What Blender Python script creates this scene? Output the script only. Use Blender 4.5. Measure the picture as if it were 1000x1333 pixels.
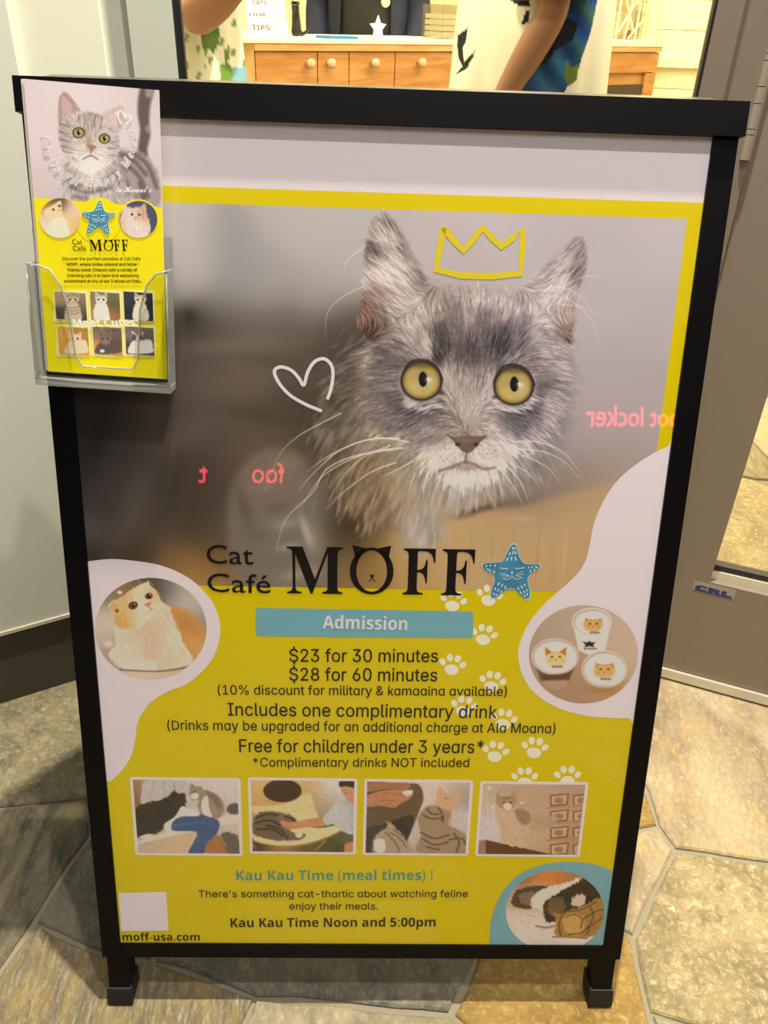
import bpy, bmesh, math, random, os
import numpy as np
from mathutils import Vector, Matrix

random.seed(7)
rng = np.random.default_rng(11)
scene = bpy.context.scene
C = scene.collection
for o in list(bpy.data.objects):
    bpy.data.objects.remove(o)

# ------------------------------------------------------------------ camera
FPX, IW, IH = 1040.0, 1000.0, 1333.0
CAM = np.array([-0.01386, -0.56504, 1.09919])
ROT = np.array([[0.9994014, -0.0126896, 0.0321839],      # right
                [-0.0205541, 0.5305028, 0.8474340],       # up
                [0.0278273, 0.8475882, -0.5299244]])      # forward
cam = bpy.data.cameras.new('camera')
cam_ob = bpy.data.objects.new('camera', cam)
C.objects.link(cam_ob)
cam.sensor_fit = 'VERTICAL'
cam.sensor_height = 32.0
cam.lens = 32.0 * FPX / IH
cam.clip_start = 0.02
M3 = Matrix([[ROT[0][i], ROT[1][i], -ROT[2][i]] for i in range(3)])
cam_ob.matrix_world = Matrix.Translation(Vector(CAM)) @ M3.to_4x4()
scene.camera = cam_ob

# ------------------------------------------------------------------ light
scene.view_settings.view_transform = 'Standard'
scene.view_settings.look = 'None'
scene.view_settings.gamma = 1.0
scene.view_settings.exposure = 0.0
scene.view_settings.use_curve_mapping = False
world = bpy.data.worlds.new('mall_light')
scene.world = world
world.use_nodes = True
wbg = world.node_tree.nodes['Background']
wbg.inputs[0].default_value = (1.0, 0.97, 0.93, 1)
wbg.inputs[1].default_value = 0.12

def add_light(name, kind, loc, aim, energy, color, size=0.1, size_y=None, spot=None, blend=.5):
    l = bpy.data.lights.new(name, kind)
    l.energy = energy
    l.color = color
    if kind == 'AREA':
        l.size = size
        if size_y:
            l.shape = 'RECTANGLE'
            l.size_y = size_y
    else:
        l.shadow_soft_size = size
    if spot:
        l.spot_size = math.radians(spot)
        l.spot_blend = blend
    o = bpy.data.objects.new(name, l)
    C.objects.link(o)
    o.location = loc
    d = Vector(aim) - Vector(loc)
    o.rotation_euler = d.to_track_quat('-Z', 'Y').to_euler()
    return o

# the mall's ceiling downlight above the sign, and the row of ceiling panels over the concourse behind the viewer
add_light('mall_downlight', 'SPOT', (0.16, 0.37, 2.95), (0.02, 0.15, 0), 560, (1.0, .90, .73), .03, spot=110, blend=.6)
add_light('mall_ceiling_panels', 'AREA', (0.7, -2.7, 3.3), (0.0, 0.1, .5), 38, (1.0, .96, .94), 2.4, 1.0)
add_light('mall_downlight_front', 'SPOT', (0.42, -0.42, 2.95), (0.0, 0.0, .5), 126, (1.0, .94, .86), .03, spot=80, blend=.8)
add_light('store_ceiling_panels', 'AREA', (0.6, 2.6, 2.85), (0.6, 2.6, 0), 270, (1.0, .90, .68), 3.8, 3.4)

# ------------------------------------------------------------------ colour and material helpers
def lin(c):
    c = np.asarray(c, float) / 255.0
    return np.where(c <= .04045, c / 12.92, ((c + .055) / 1.055) ** 2.4)

def rgba(c, k=1.0):
    v = np.clip(lin(c) * k, 0, 1)
    return (float(v[0]), float(v[1]), float(v[2]), 1.0)

INK = 1.55            # printed white paper of the photo back to its own paper white
MATS = {}
def mat(name, col, rough=.5, metal=0.0, k=1.0, spec=.5, noise=0.0, nscale=20.0, bump=0.0, bscale=120.0, coat=0.0):
    if name in MATS:
        return MATS[name]
    m = bpy.data.materials.new(name)
    m.use_nodes = True
    nt = m.node_tree
    b = nt.nodes['Principled BSDF']
    b.inputs['Base Color'].default_value = rgba(col, k)
    b.inputs['Roughness'].default_value = rough
    b.inputs['Metallic'].default_value = metal
    b.inputs['Specular IOR Level'].default_value = spec
    b.inputs['Coat Weight'].default_value = coat
    if noise > 0:
        tc = nt.nodes.new('ShaderNodeTexCoord')
        n = nt.nodes.new('ShaderNodeTexNoise')
        n.inputs['Scale'].default_value = nscale
        n.inputs['Detail'].default_value = 5
        nt.links.new(tc.outputs['Object'], n.inputs['Vector'])
        mx = nt.nodes.new('ShaderNodeMix')
        mx.data_type = 'RGBA'
        c = rgba(col, k)
        mx.inputs[6].default_value = tuple(min(1, x * (1 - noise)) for x in c[:3]) + (1,)
        mx.inputs[7].default_value = tuple(min(1, x * (1 + noise)) for x in c[:3]) + (1,)
        nt.links.new(n.outputs['Fac'], mx.inputs[0])
        nt.links.new(mx.outputs[2], b.inputs['Base Color'])
    if bump > 0:
        tc = nt.nodes.new('ShaderNodeTexCoord')
        n = nt.nodes.new('ShaderNodeTexNoise')
        n.inputs['Scale'].default_value = bscale
        n.inputs['Detail'].default_value = 4
        nt.links.new(tc.outputs['Object'], n.inputs['Vector'])
        bp = nt.nodes.new('ShaderNodeBump')
        bp.inputs['Strength'].default_value = bump
        bp.inputs['Distance'].default_value = .002
        nt.links.new(n.outputs['Fac'], bp.inputs['Height'])
        nt.links.new(bp.outputs['Normal'], b.inputs['Normal'])
    MATS[name] = m
    return m

def print_mat(name, rough=.55):
    """ink on paper: the colour is the printed picture stored on the sheet"""
    if name in MATS:
        return MATS[name]
    m = bpy.data.materials.new(name)
    m.use_nodes = True
    nt = m.node_tree
    b = nt.nodes['Principled BSDF']
    a = nt.nodes.new('ShaderNodeVertexColor')
    a.layer_name = 'ink'
    nt.links.new(a.outputs['Color'], b.inputs['Base Color'])
    b.inputs['Roughness'].default_value = rough
    b.inputs['Specular IOR Level'].default_value = .2
    MATS[name] = m
    return m

def clear_mat(name, tint=(1, 1, 1), ior=1.45, rough=.02, bump=0.0, bscale=6.0, extra=0.0):
    """thin clear sheet: passes light straight through and mirrors by Fresnel"""
    if name in MATS:
        return MATS[name]
    m = bpy.data.materials.new(name)
    m.use_nodes = True
    nt = m.node_tree
    nt.nodes.remove(nt.nodes['Principled BSDF'])
    out = nt.nodes['Material Output']
    tr = nt.nodes.new('ShaderNodeBsdfTransparent')
    tr.inputs[0].default_value = (*tint, 1)
    gl = nt.nodes.new('ShaderNodeBsdfGlossy')
    gl.inputs['Roughness'].default_value = rough
    fr = nt.nodes.new('ShaderNodeLayerWeight')
    fr.inputs['Blend'].default_value = .5
    mx = nt.nodes.new('ShaderNodeMixShader')
    pw = nt.nodes.new('ShaderNodeMath'); pw.operation = 'POWER'; pw.inputs[1].default_value = 5
    nt.links.new(fr.outputs['Facing'], pw.inputs[0])
    f0 = ((ior - 1) / (ior + 1)) ** 2 + extra
    ma = nt.nodes.new('ShaderNodeMath'); ma.operation = 'MULTIPLY_ADD'
    ma.inputs[1].default_value = 1 - f0; ma.inputs[2].default_value = f0
    nt.links.new(pw.outputs[0], ma.inputs[0])
    fac = ma.outputs[0]
    nt.links.new(fac, mx.inputs[0])
    nt.links.new(tr.outputs[0], mx.inputs[1])
    nt.links.new(gl.outputs[0], mx.inputs[2])
    nt.links.new(mx.outputs[0], out.inputs[0])
    if bump:
        tc = nt.nodes.new('ShaderNodeTexCoord')
        n = nt.nodes.new('ShaderNodeTexNoise')
        n.inputs['Scale'].default_value = bscale
        n.inputs['Detail'].default_value = 1
        nt.links.new(tc.outputs['Object'], n.inputs['Vector'])
        bp = nt.nodes.new('ShaderNodeBump')
        bp.inputs['Strength'].default_value = bump
        bp.inputs['Distance'].default_value = .01
        nt.links.new(n.outputs['Fac'], bp.inputs['Height'])
        nt.links.new(bp.outputs['Normal'], gl.inputs['Normal'])
        nt.links.new(bp.outputs['Normal'], fr.inputs['Normal'])
    MATS[name] = m
    return m

def glow_mat(name, col, strength):
    m = bpy.data.materials.new(name)
    m.use_nodes = True
    b = m.node_tree.nodes['Principled BSDF']
    b.inputs['Base Color'].default_value = (*col, 1)
    b.inputs['Emission Color'].default_value = (*col, 1)
    b.inputs['Emission Strength'].default_value = strength
    return m

# ------------------------------------------------------------------ object helpers
def wloc(p):
    v = Vector((0, 0, 0))
    while p is not None:
        v = v + p.location
        p = p.parent
    return v

def tag(o, label=None, cat=None, group=None, kind=None):
    if label: o['label'] = label
    if cat: o['category'] = cat
    if group: o['group'] = group
    if kind: o['kind'] = kind
    return o

def thing(name, loc, label, cat, group=None):
    o = bpy.data.objects.new(name, None)
    C.objects.link(o)
    o.empty_display_size = .05
    o.location = loc
    return tag(o, label, cat, group)

def mesh_ob(name, me, m, parent=None, base=None):
    """link a mesh whose coordinates are in the world; its origin goes to `base` (or its parent's)"""
    o = bpy.data.objects.new(name, me)
    C.objects.link(o)
    off = wloc(parent) if parent is not None else Vector(base or (0, 0, 0))
    me.transform(Matrix.Translation(-off))
    if parent is not None:
        o.parent = parent
    else:
        o.location = off
    if m is not None:
        me.materials.append(m)
    return o

def obj(name, verts, faces, m, parent=None, base=None, smooth=False):
    me = bpy.data.meshes.new(name)
    me.from_pydata([tuple(map(float, v)) for v in verts], [], [tuple(map(int, f)) for f in faces])
    me.update()
    if smooth:
        for p in me.polygons: p.use_smooth = True
    return mesh_ob(name, me, m, parent, base)

def bm_ob(name, bm, m, parent=None, base=None, smooth=False, bevel=0.0, seg=2):
    if bevel > 0:
        bmesh.ops.bevel(bm, geom=[e for e in bm.edges if len(e.link_faces) == 2 and e.calc_face_angle(0) > .5],
                        offset=bevel, segments=seg, affect='EDGES', profile=.5, clamp_overlap=True)
    bmesh.ops.recalc_face_normals(bm, faces=bm.faces)
    me = bpy.data.meshes.new(name)
    bm.to_mesh(me)
    bm.free()
    if smooth:
        for p in me.polygons: p.use_smooth = True
    return mesh_ob(name, me, m, parent, base)

def box_bm(frame, a, b, bm=None):
    """box between corners a and b given in a frame (origin, ex, ey, ez)"""
    bm = bm or bmesh.new()
    O, ex, ey, ez = [np.asarray(x, float) for x in frame]
    vs = []
    for k in range(8):
        p = [(a[i], b[i])[(k >> i) & 1] for i in range(3)]
        vs.append(bm.verts.new(O + ex * p[0] + ey * p[1] + ez * p[2]))
    for f in ((0, 2, 3, 1), (4, 5, 7, 6), (0, 1, 5, 4), (2, 6, 7, 3), (0, 4, 6, 2), (1, 3, 7, 5)):
        bm.faces.new([vs[i] for i in f])
    return bm

WF = ((0, 0, 0), (1, 0, 0), (0, 1, 0), (0, 0, 1))
def box(name, a, b, m, parent=None, base=None, frame=WF, bevel=.002, seg=2):
    return bm_ob(name, box_bm(frame, a, b), m, parent, base, bevel=bevel, seg=seg)

def prism_bm(frame, pts, z0, z1, bm=None):
    """outline pts (in ex, ey) extruded along ez from z0 to z1"""
    bm = bm or bmesh.new()
    O, ex, ey, ez = [np.asarray(x, float) for x in frame]
    lo = [bm.verts.new(O + ex * p[0] + ey * p[1] + ez * z0) for p in pts]
    hi = [bm.verts.new(O + ex * p[0] + ey * p[1] + ez * z1) for p in pts]
    n = len(pts)
    bm.faces.new(hi)
    bm.faces.new(lo[::-1])
    for i in range(n):
        bm.faces.new([lo[i], lo[(i + 1) % n], hi[(i + 1) % n], hi[i]])
    return bm

def tube(pts, r, n=8, cap=True):
    """round bar along a polyline, radius number or list -> verts, faces"""
    pts = [np.asarray(p, float) for p in pts]
    rs = r if hasattr(r, '__len__') else [r] * len(pts)
    V, F = [], []
    prev = None
    for i, p in enumerate(pts):
        d = pts[min(i + 1, len(pts) - 1)] - pts[max(i - 1, 0)]
        d = d / (np.linalg.norm(d) + 1e-12)
        if prev is None:
            a = np.cross(d, [0, 0, 1.0])
            if np.linalg.norm(a) < 1e-3: a = np.cross(d, [1.0, 0, 0])
        else:
            a = prev - d * (prev @ d)
        a = a / np.linalg.norm(a)
        prev = a
        b = np.cross(d, a)
        for k in range(n):
            t = 2 * math.pi * k / n
            V.append(p + rs[i] * (math.cos(t) * a + math.sin(t) * b))
    for i in range(len(pts) - 1):
        for k in range(n):
            F.append((i * n + k, i * n + (k + 1) % n, (i + 1) * n + (k + 1) % n, (i + 1) * n + k))
    if cap:
        F.append(tuple(range(n))[::-1])
        F.append(tuple(range((len(pts) - 1) * n, len(pts) * n)))
    return V, F

# ------------------------------------------------------------------ flat prints: measured points on a sheet
class Plane:
    """a flat sheet in the room: origin O, unit axes ex (across), ey (up), n towards the reader"""
    def __init__(self, O, ex, ey):
        self.O, self.ex, self.ey = [np.asarray(v, float) for v in (O, ex, ey)]
        self.n = np.cross(self.ex, self.ey)
    def st(self, pts):
        """sheet coordinates (metres) of points measured on the picture of that sheet"""
        p = np.atleast_2d(np.asarray(pts, float))
        d = (np.stack([(p[:, 0] - IW / 2) / FPX, -(p[:, 1] - IH / 2) / FPX, np.ones(len(p))], 1)) @ ROT
        t = (self.n @ (self.O - CAM)) / (d @ self.n)
        q = CAM + d * t[:, None] - self.O
        return np.stack([q @ self.ex, q @ self.ey], 1)
    def p3(self, st, off=0.0):
        st = np.atleast_2d(st)
        return self.O + st[:, :1] * self.ex + st[:, 1:2] * self.ey + off * self.n

LAYER = 0.00012
def inset_poly(name, plane, st, layer, m, parent):
    """flat filled outline (sheet coordinates)"""
    bm = bmesh.new()
    vs = [bm.verts.new(v) for v in plane.p3(st, layer * LAYER)]
    f = bm.faces.new(vs)
    f.normal_update()
    if f.normal @ Vector(plane.n) < 0: f.normal_flip()
    bmesh.ops.triangulate(bm, faces=bm.faces[:])
    me = bpy.data.meshes.new(name)
    bm.to_mesh(me); bm.free()
    return mesh_ob(name, me, m, parent)

def smooth_closed(pts, sub=6, closed=True):
    P = np.asarray(pts, float)
    n = len(P)
    out = []
    rngn = range(n) if closed else range(n - 1)
    for i in rngn:
        if closed:
            p0, p1, p2, p3 = P[(i - 1) % n], P[i], P[(i + 1) % n], P[(i + 2) % n]
        else:
            p0, p1, p2, p3 = P[max(i - 1, 0)], P[i], P[i + 1], P[min(i + 2, n - 1)]
        for k in range(sub):
            t = k / sub
            out.append(.5 * ((2 * p1) + (-p0 + p2) * t + (2 * p0 - 5 * p1 + 4 * p2 - p3) * t * t + (-p0 + 3 * p1 - 3 * p2 + p3) * t ** 3))
    if not closed: out.append(P[-1])
    return np.array(out)

def stroke_faces(pts, w):
    """flat ribbon along a polyline of sheet points"""
    P = np.asarray(pts, float)
    ws = np.full(len(P), w) if np.isscalar(w) else np.asarray(w, float)
    d = np.gradient(P, axis=0)
    d /= np.linalg.norm(d, axis=1)[:, None] + 1e-12
    nrm = np.stack([-d[:, 1], d[:, 0]], 1)
    V = np.concatenate([P + nrm * ws[:, None] / 2, P - nrm * ws[:, None] / 2])
    n = len(P)
    F = [(i, i + n, i + n + 1, i + 1) for i in range(n - 1)]
    return V, F

def ribbon(name, plane, polys, layer, m, parent):
    """several ribbons (list of (pts, width)) or fills (pts, None) as one printed mark"""
    V, F = [], []
    for pts, w in polys:
        if w is None:
            v = np.asarray(pts); f = [tuple(range(len(v)))]
        else:
            v, f = stroke_faces(pts, w)
        b = len(V)
        V += list(v)
        F += [tuple(i + b for i in q) for q in f]
    return obj(name, plane.p3(np.array(V), layer * LAYER), F, m, parent)

FONT_DIR = bpy.utils.system_resource('DATAFILES', path='fonts') or ''
FONTS = {}
def font(key):
    if key not in FONTS:
        FONTS[key] = None
        fn = {'sans': 'Inter.woff2', 'math': 'NotoSansMath-Regular.woff2'}.get(key)
        if fn:
            try:
                FONTS[key] = bpy.data.fonts.load(os.path.join(FONT_DIR, fn))
            except Exception:
                FONTS[key] = None
    return FONTS[key]

def glyphs(body, key='sans', offset=0.0, spacing=1.0, res=3):
    """outline of a word as a filled flat mesh: verts (n,2), faces"""
    c = bpy.data.curves.new('lettering', 'FONT')
    f = font(key)
    if f: c.font = f
    c.body = body
    if key == 'sans' and font('math'):
        c.font_bold = font('math')
        for i, ch in enumerate(body):
            if ch in 'kKD': c.body_format[i].use_bold = True
    c.size = 1.0
    c.offset = offset
    c.space_character = spacing
    c.resolution_u = res
    o = bpy.data.objects.new('lettering', c)
    C.objects.link(o)
    dg = bpy.context.evaluated_depsgraph_get()
    me = bpy.data.meshes.new_from_object(o.evaluated_get(dg))
    n = len(me.vertices)
    v = np.zeros(n * 3)
    me.vertices.foreach_get('co', v)
    v = v.reshape(-1, 3)[:, :2]
    faces = [tuple(p.vertices) for p in me.polygons]
    bpy.data.objects.remove(o)
    bpy.data.curves.remove(c)
    bpy.data.meshes.remove(me)
    return v, faces

CAPH = {}
def caph(key):
    if key not in CAPH:
        probe = {'math': chr(0x1D400 + 7)}.get(key, 'H')
        v, _ = glyphs(probe, key)
        CAPH[key] = float(v[:, 1].max()) if len(v) else .7
    return CAPH[key]

def script(s, base):
    return ''.join(chr(base + (ord(c) - 65 if c < 'a' else ord(c) - 97 + 26)) if c.isascii() and c.isalpha() else c for c in s)

def letter(plane, body, left, right, cap, m, parent, layer=6, key='sans', offset=0.0, spacing=1.0, name='lettering', single_a=True, bars=()):
    """a printed line: baseline from `left` to `right` and capital height, as measured"""
    if key == 'sans' and single_a:
        body = body.replace('a', '\u0251')
    v, faces = glyphs(body.replace('$', 'S'), key, 0.0, spacing)
    if len(v) == 0:
        return None
    if body.startswith('$'):                               # the dollar's bar
        s = v[:, 0].min()
        w = .62 * caph(key) * .75
        x0 = s + .40 * caph(key)
        for yy0, yy1 in ((-.14, .02), (.70 * 1.0, .86)):
            b = len(v)
            hh = caph(key) / .72
            v = np.vstack([v, [[x0 - .03, yy0 * hh], [x0 + .03, yy0 * hh], [x0 + .03, yy1 * hh], [x0 - .03, yy1 * hh]]])
            faces.append((b, b + 1, b + 2, b + 3))
    a, b2, top = plane.st([left, right, (left[0], left[1] - cap)])
    ch = np.linalg.norm(top - a)
    x0, x1 = v[:, 0].min(), v[:, 0].max()
    ex = b2 - a
    L = np.linalg.norm(ex)
    ex = ex / L
    ey = np.array([-ex[1], ex[0]])
    st = a + ((v[:, :1] - x0) / (x1 - x0) * L) * ex + (v[:, 1:2] / caph(key) * ch) * ey
    P3 = plane.p3(st, layer * LAYER)
    if offset > 0:                                         # heavier ink: the word struck again a hair's breadth aside
        h = offset / caph(key) * ch
        V, F = [P3], list(faces)
        for k, (dx_, dy_) in enumerate(((-1, 0), (1, 0), (0, 1), (0, -1))):
            F += [tuple(i + len(P3) * (k + 1) for i in q) for q in faces]
            V.append(plane.p3(st + h * (dx_ * ex + dy_ * ey), (layer + .1 * (k + 1)) * LAYER))
        P3, faces = np.concatenate(V), F
    return obj(name, P3, faces, m, parent)
# ------------------------------------------------------------------ painter for the printed photographs
class Canvas:
    """a printed picture: a raster on a sheet, painted in measured points, stored as ink colour on the sheet's mesh"""
    def __init__(self, plane, s0, s1, t0, t1, nx):
        self.pl, self.s0, self.s1, self.t0, self.t1 = plane, s0, s1, t0, t1
        self.nx = nx
        self.k = (nx - 1) / (s1 - s0)
        self.ny = int(round((t1 - t0) * self.k)) + 1
        self.a = np.zeros((self.ny, nx, 3))
        self.X, self.Y = np.meshgrid(np.arange(nx, dtype=float), np.arange(self.ny, dtype=float))
        c = self.cc([(0, 0)])[0]
        mid = self.back(nx / 2, self.ny / 2)
        q = self.cc([mid, (mid[0] + 1, mid[1])])
        self.s = np.linalg.norm(q[1] - q[0])           # raster steps per measured pixel
    def back(self, i, j):
        p = self.pl.p3([[self.s0 + i / self.k, self.t1 - j / self.k]])[0] - CAM
        q = ROT @ p
        return (IW / 2 + FPX * q[0] / q[2], IH / 2 - FPX * q[1] / q[2])
    def cc(self, pts):
        st = self.pl.st(pts)
        return np.stack([(st[:, 0] - self.s0) * self.k, (self.t1 - st[:, 1]) * self.k], 1)
    def rbf_eval(self, pts, vals, sig):
        """smooth interpolation of scattered values, evaluated coarse and enlarged"""
        q = self.cc(pts)
        vals = np.asarray(vals, float)
        st = max(1, int(sig * self.s / 5))
        gx = np.arange(0, self.nx + st, st, dtype=float)
        gy = np.arange(0, self.ny + st, st, dtype=float)
        GX, GY = np.meshgrid(gx, gy)
        num = np.zeros(GX.shape + (vals.shape[1],))
        den = np.zeros(GX.shape)
        s2 = 2 * (sig * self.s) ** 2
        for (x, y), v in zip(q, vals):
            d2 = (GX - x) ** 2 + (GY - y) ** 2
            w = np.exp(-d2 / s2) + 1e-4 / (1 + d2 / s2) ** 2
            num += w[..., None] * v
            den += w
        g = num / den[..., None]
        fx = np.clip(self.X / st, 0, len(gx) - 1.001); fy = np.clip(self.Y / st, 0, len(gy) - 1.001)
        ix, iy = fx.astype(int), fy.astype(int)
        ax, ay = (fx - ix)[..., None], (fy - iy)[..., None]
        return (g[iy, ix] * (1 - ax) + g[iy, ix + 1] * ax) * (1 - ay) + (g[iy + 1, ix] * (1 - ax) + g[iy + 1, ix + 1] * ax) * ay
    def rbf(self, pts, sig=28):
        return self.rbf_eval([(p[0], p[1]) for p in pts], [p[2] for p in pts], sig)
    def fill(self, col):
        self.a[:] = col
    def win(self, x0, x1, y0, y1):
        return slice(max(0, int(y0)), min(self.ny, int(y1) + 2)), slice(max(0, int(x0)), min(self.nx, int(x1) + 2))
    def dist(self, pts, closed, pad):
        q = self.cc(pts)
        sl = self.win(q[:, 0].min() - pad, q[:, 0].max() + pad, q[:, 1].min() - pad, q[:, 1].max() + pad)
        X, Y = self.X[sl], self.Y[sl]
        D = np.full(X.shape, 1e9)
        T = np.zeros(X.shape)
        inside = np.zeros(X.shape, bool)
        n = len(q)
        for i in range(n if closed else n - 1):
            a, b = q[i], q[(i + 1) % n]
            e = b - a
            L = e @ e + 1e-12
            t = np.clip(((X - a[0]) * e[0] + (Y - a[1]) * e[1]) / L, 0, 1)
            d = np.hypot(X - a[0] - t * e[0], Y - a[1] - t * e[1])
            T = np.where(d < D, (i + t) / max(1, n - 1), T)
            D = np.minimum(D, d)
            if closed and a[1] != b[1]:
                c = ((a[1] > Y) != (b[1] > Y)) & (X < (b[0] - a[0]) * (Y - a[1]) / (b[1] - a[1]) + a[0])
                inside ^= c
        return sl, D, inside, T
    def blend(self, sl, m, col):
        m = m[..., None]
        self.a[sl] = self.a[sl] * (1 - m) + np.asarray(col, float) * m
    def poly_mask(self, pts, soft=1.0, fuzz=None, amp=0.0):
        so = max(soft * self.s, .6)
        sl, D, ins, _ = self.dist(pts, True, so + 2 + amp * self.s)
        sd = np.where(ins, D, -D)
        if fuzz is not None:
            sd = sd + (fuzz[sl] - .5) * 2 * amp * self.s
        m = np.clip(.5 + sd / (2 * so), 0, 1)
        return sl, m * m * (3 - 2 * m)
    def poly(self, pts, col, soft=1.0, alpha=1.0, fuzz=None, amp=0.0, smooth=False):
        if smooth: pts = smooth_closed(pts, 4)
        sl, m = self.poly_mask(pts, soft, fuzz, amp)
        self.blend(sl, m * alpha, col)
    def poly_img(self, pts, img, soft=1.0, fuzz=None, amp=0.0, smooth=True):
        if smooth: pts = smooth_closed(pts, 4)
        sl, m = self.poly_mask(pts, soft, fuzz, amp)
        self.a[sl] = self.a[sl] * (1 - m[..., None]) + img[sl] * m[..., None]
    def line(self, pts, w, col, alpha=1.0, taper=True, soft=.7, curve=True):
        if curve and len(pts) > 2: pts = smooth_closed(pts, 5, closed=False)
        hw = w * self.s / 2
        so = max(soft * self.s, .5)
        sl, D, _, T = self.dist(pts, False, hw + so + 1)
        h = hw * (1 - .75 * T) if taper else hw
        m = np.clip(.5 + (h - D) / (2 * so), 0, 1) * np.clip(h / .5, .35, 1)
        self.blend(sl, m * alpha, col)
    def ell(self, x, y, rx, ry, col, soft=1.0, alpha=1.0, ang=0.0):
        t = np.linspace(0, 2 * math.pi, 25)[:-1]
        ca, sa = math.cos(math.radians(ang)), math.sin(math.radians(ang))
        px = x + rx * np.cos(t) * ca - ry * np.sin(t) * sa
        py = y + rx * np.cos(t) * sa + ry * np.sin(t) * ca
        self.poly(list(zip(px, py)), col, soft, alpha)
    def glow(self, x, y, rx, ry, col, alpha=1.0, ang=0.0):
        q = self.cc([(x, y)])[0]
        R = 3 * max(rx, ry) * self.s
        sl = self.win(q[0] - R, q[0] + R, q[1] - R, q[1] + R)
        ca, sa = math.cos(math.radians(ang)), math.sin(math.radians(ang))
        dx, dy = (self.X[sl] - q[0]) / self.s, (self.Y[sl] - q[1]) / self.s
        a, b = (dx * ca + dy * sa) / rx, (-dx * sa + dy * ca) / ry
        self.blend(sl, np.exp(-.5 * (a * a + b * b) * 2) * alpha, col)
    def hair(self, flow, length=9, scale=1.0, seed=1):
        """streaks of noise smeared along a flow of measured vectors: the lie of the fur"""
        v = self.rbf_eval([(f[0], f[1]) for f in flow], [(f[2], f[3]) for f in flow], 30)
        v /= np.linalg.norm(v, axis=2)[..., None] + 1e-9
        r = np.random.default_rng(seed)
        h, w = int(self.ny / scale) + 3, int(self.nx / scale) + 3
        nz = r.random((h, w))
        acc = np.zeros((self.ny, self.nx)); wsum = 0
        for sgn in (-1, 1):
            x, y = self.X.copy(), self.Y.copy()
            for k in range(int(length)):
                wt = 1 - k / length
                ix = np.clip((x / scale), 0, w - 2); iy = np.clip((y / scale), 0, h - 2)
                jx, jy = ix.astype(int), iy.astype(int)
                fx, fy = ix - jx, iy - jy
                acc += wt * ((nz[jy, jx] * (1 - fx) + nz[jy, jx + 1] * fx) * (1 - fy) + (nz[jy + 1, jx] * (1 - fx) + nz[jy + 1, jx + 1] * fx) * fy)
                wsum += wt
                vx = v[np.clip(y, 0, self.ny - 1).astype(int), np.clip(x, 0, self.nx - 1).astype(int)]
                x += sgn * vx[..., 0]; y += sgn * vx[..., 1]
        acc /= wsum
        acc = (acc - acc.mean()) / (acc.std() + 1e-9)
        return np.clip(.5 + acc * .22, 0, 1)
    def grid(self, name, layer, m, parent, shape=None, k=None):
        """the sheet that carries the picture; shape: None = whole raster, or (cx, cy, rx, ry) measured ellipse"""
        if shape is None:
            S, T = np.meshgrid(self.s0 + np.arange(self.nx) / self.k, self.t1 - np.arange(self.ny) / self.k)
            n, mrows = self.nx, self.ny
        else:
            n = mrows = k or int(2 * shape[2] * self.s) + 3
            g = np.linspace(-1, 1, n)
            A, B = np.meshgrid(g, g)
            dx, dy = A * np.sqrt(1 - B * B / 2), B * np.sqrt(1 - A * A / 2)
            st = self.pl.st(np.stack([(shape[0] + shape[2] * dx).ravel(), (shape[1] + shape[3] * dy).ravel()], 1))
            S, T = st[:, 0].reshape(n, n), st[:, 1].reshape(n, n)
            if len(shape) > 4: T = np.maximum(T, shape[4])
        co = self.pl.p3(np.stack([S.ravel(), T.ravel()], 1), layer * LAYER)
        fx = np.clip((S - self.s0) * self.k, 0, self.nx - 1.001).ravel(); fy = np.clip((self.t1 - T) * self.k, 0, self.ny - 1.001).ravel()
        ix, iy = fx.astype(int), fy.astype(int)
        ax, ay = (fx - ix)[:, None], (fy - iy)[:, None]
        a = self.a
        col = (a[iy, ix] * (1 - ax) + a[iy, ix + 1] * ax) * (1 - ay) + (a[iy + 1, ix] * (1 - ax) + a[iy + 1, ix + 1] * ax) * ay
        col = np.clip(lin(np.clip(col, 0, 255)) * INK, 0, .9)
        off = np.array(wloc(parent))
        co = co - off
        me = bpy.data.meshes.new(name)
        nv = n * mrows
        r, c = np.meshgrid(np.arange(mrows - 1), np.arange(n - 1), indexing='ij')
        b = (r * n + c).ravel()
        quads = np.stack([b, b + n, b + n + 1, b + 1], 1).astype(np.int32)
        me.vertices.add(nv)
        me.vertices.foreach_set('co', co.astype(np.float32).ravel())
        me.loops.add(quads.size)
        me.loops.foreach_set('vertex_index', quads.ravel())
        me.polygons.add(len(quads))
        me.polygons.foreach_set('loop_start', np.arange(0, quads.size, 4, dtype=np.int32))
        me.update(calc_edges=True)
        at = me.color_attributes.new('ink', 'FLOAT_COLOR', 'POINT')
        at.data.foreach_set('color', np.concatenate([col, np.ones((nv, 1))], 1).astype(np.float32).ravel())
        me.materials.append(m)
        o = bpy.data.objects.new(name, me)
        C.objects.link(o)
        o.parent = parent
        return o

def canvas_px(plane, x0, x1, y0, y1, nx):
    st = plane.st([(x0, y0), (x1, y0), (x1, y1), (x0, y1)])
    return Canvas(plane, st[:, 0].min(), st[:, 0].max(), st[:, 1].min(), st[:, 1].max(), nx)
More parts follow.
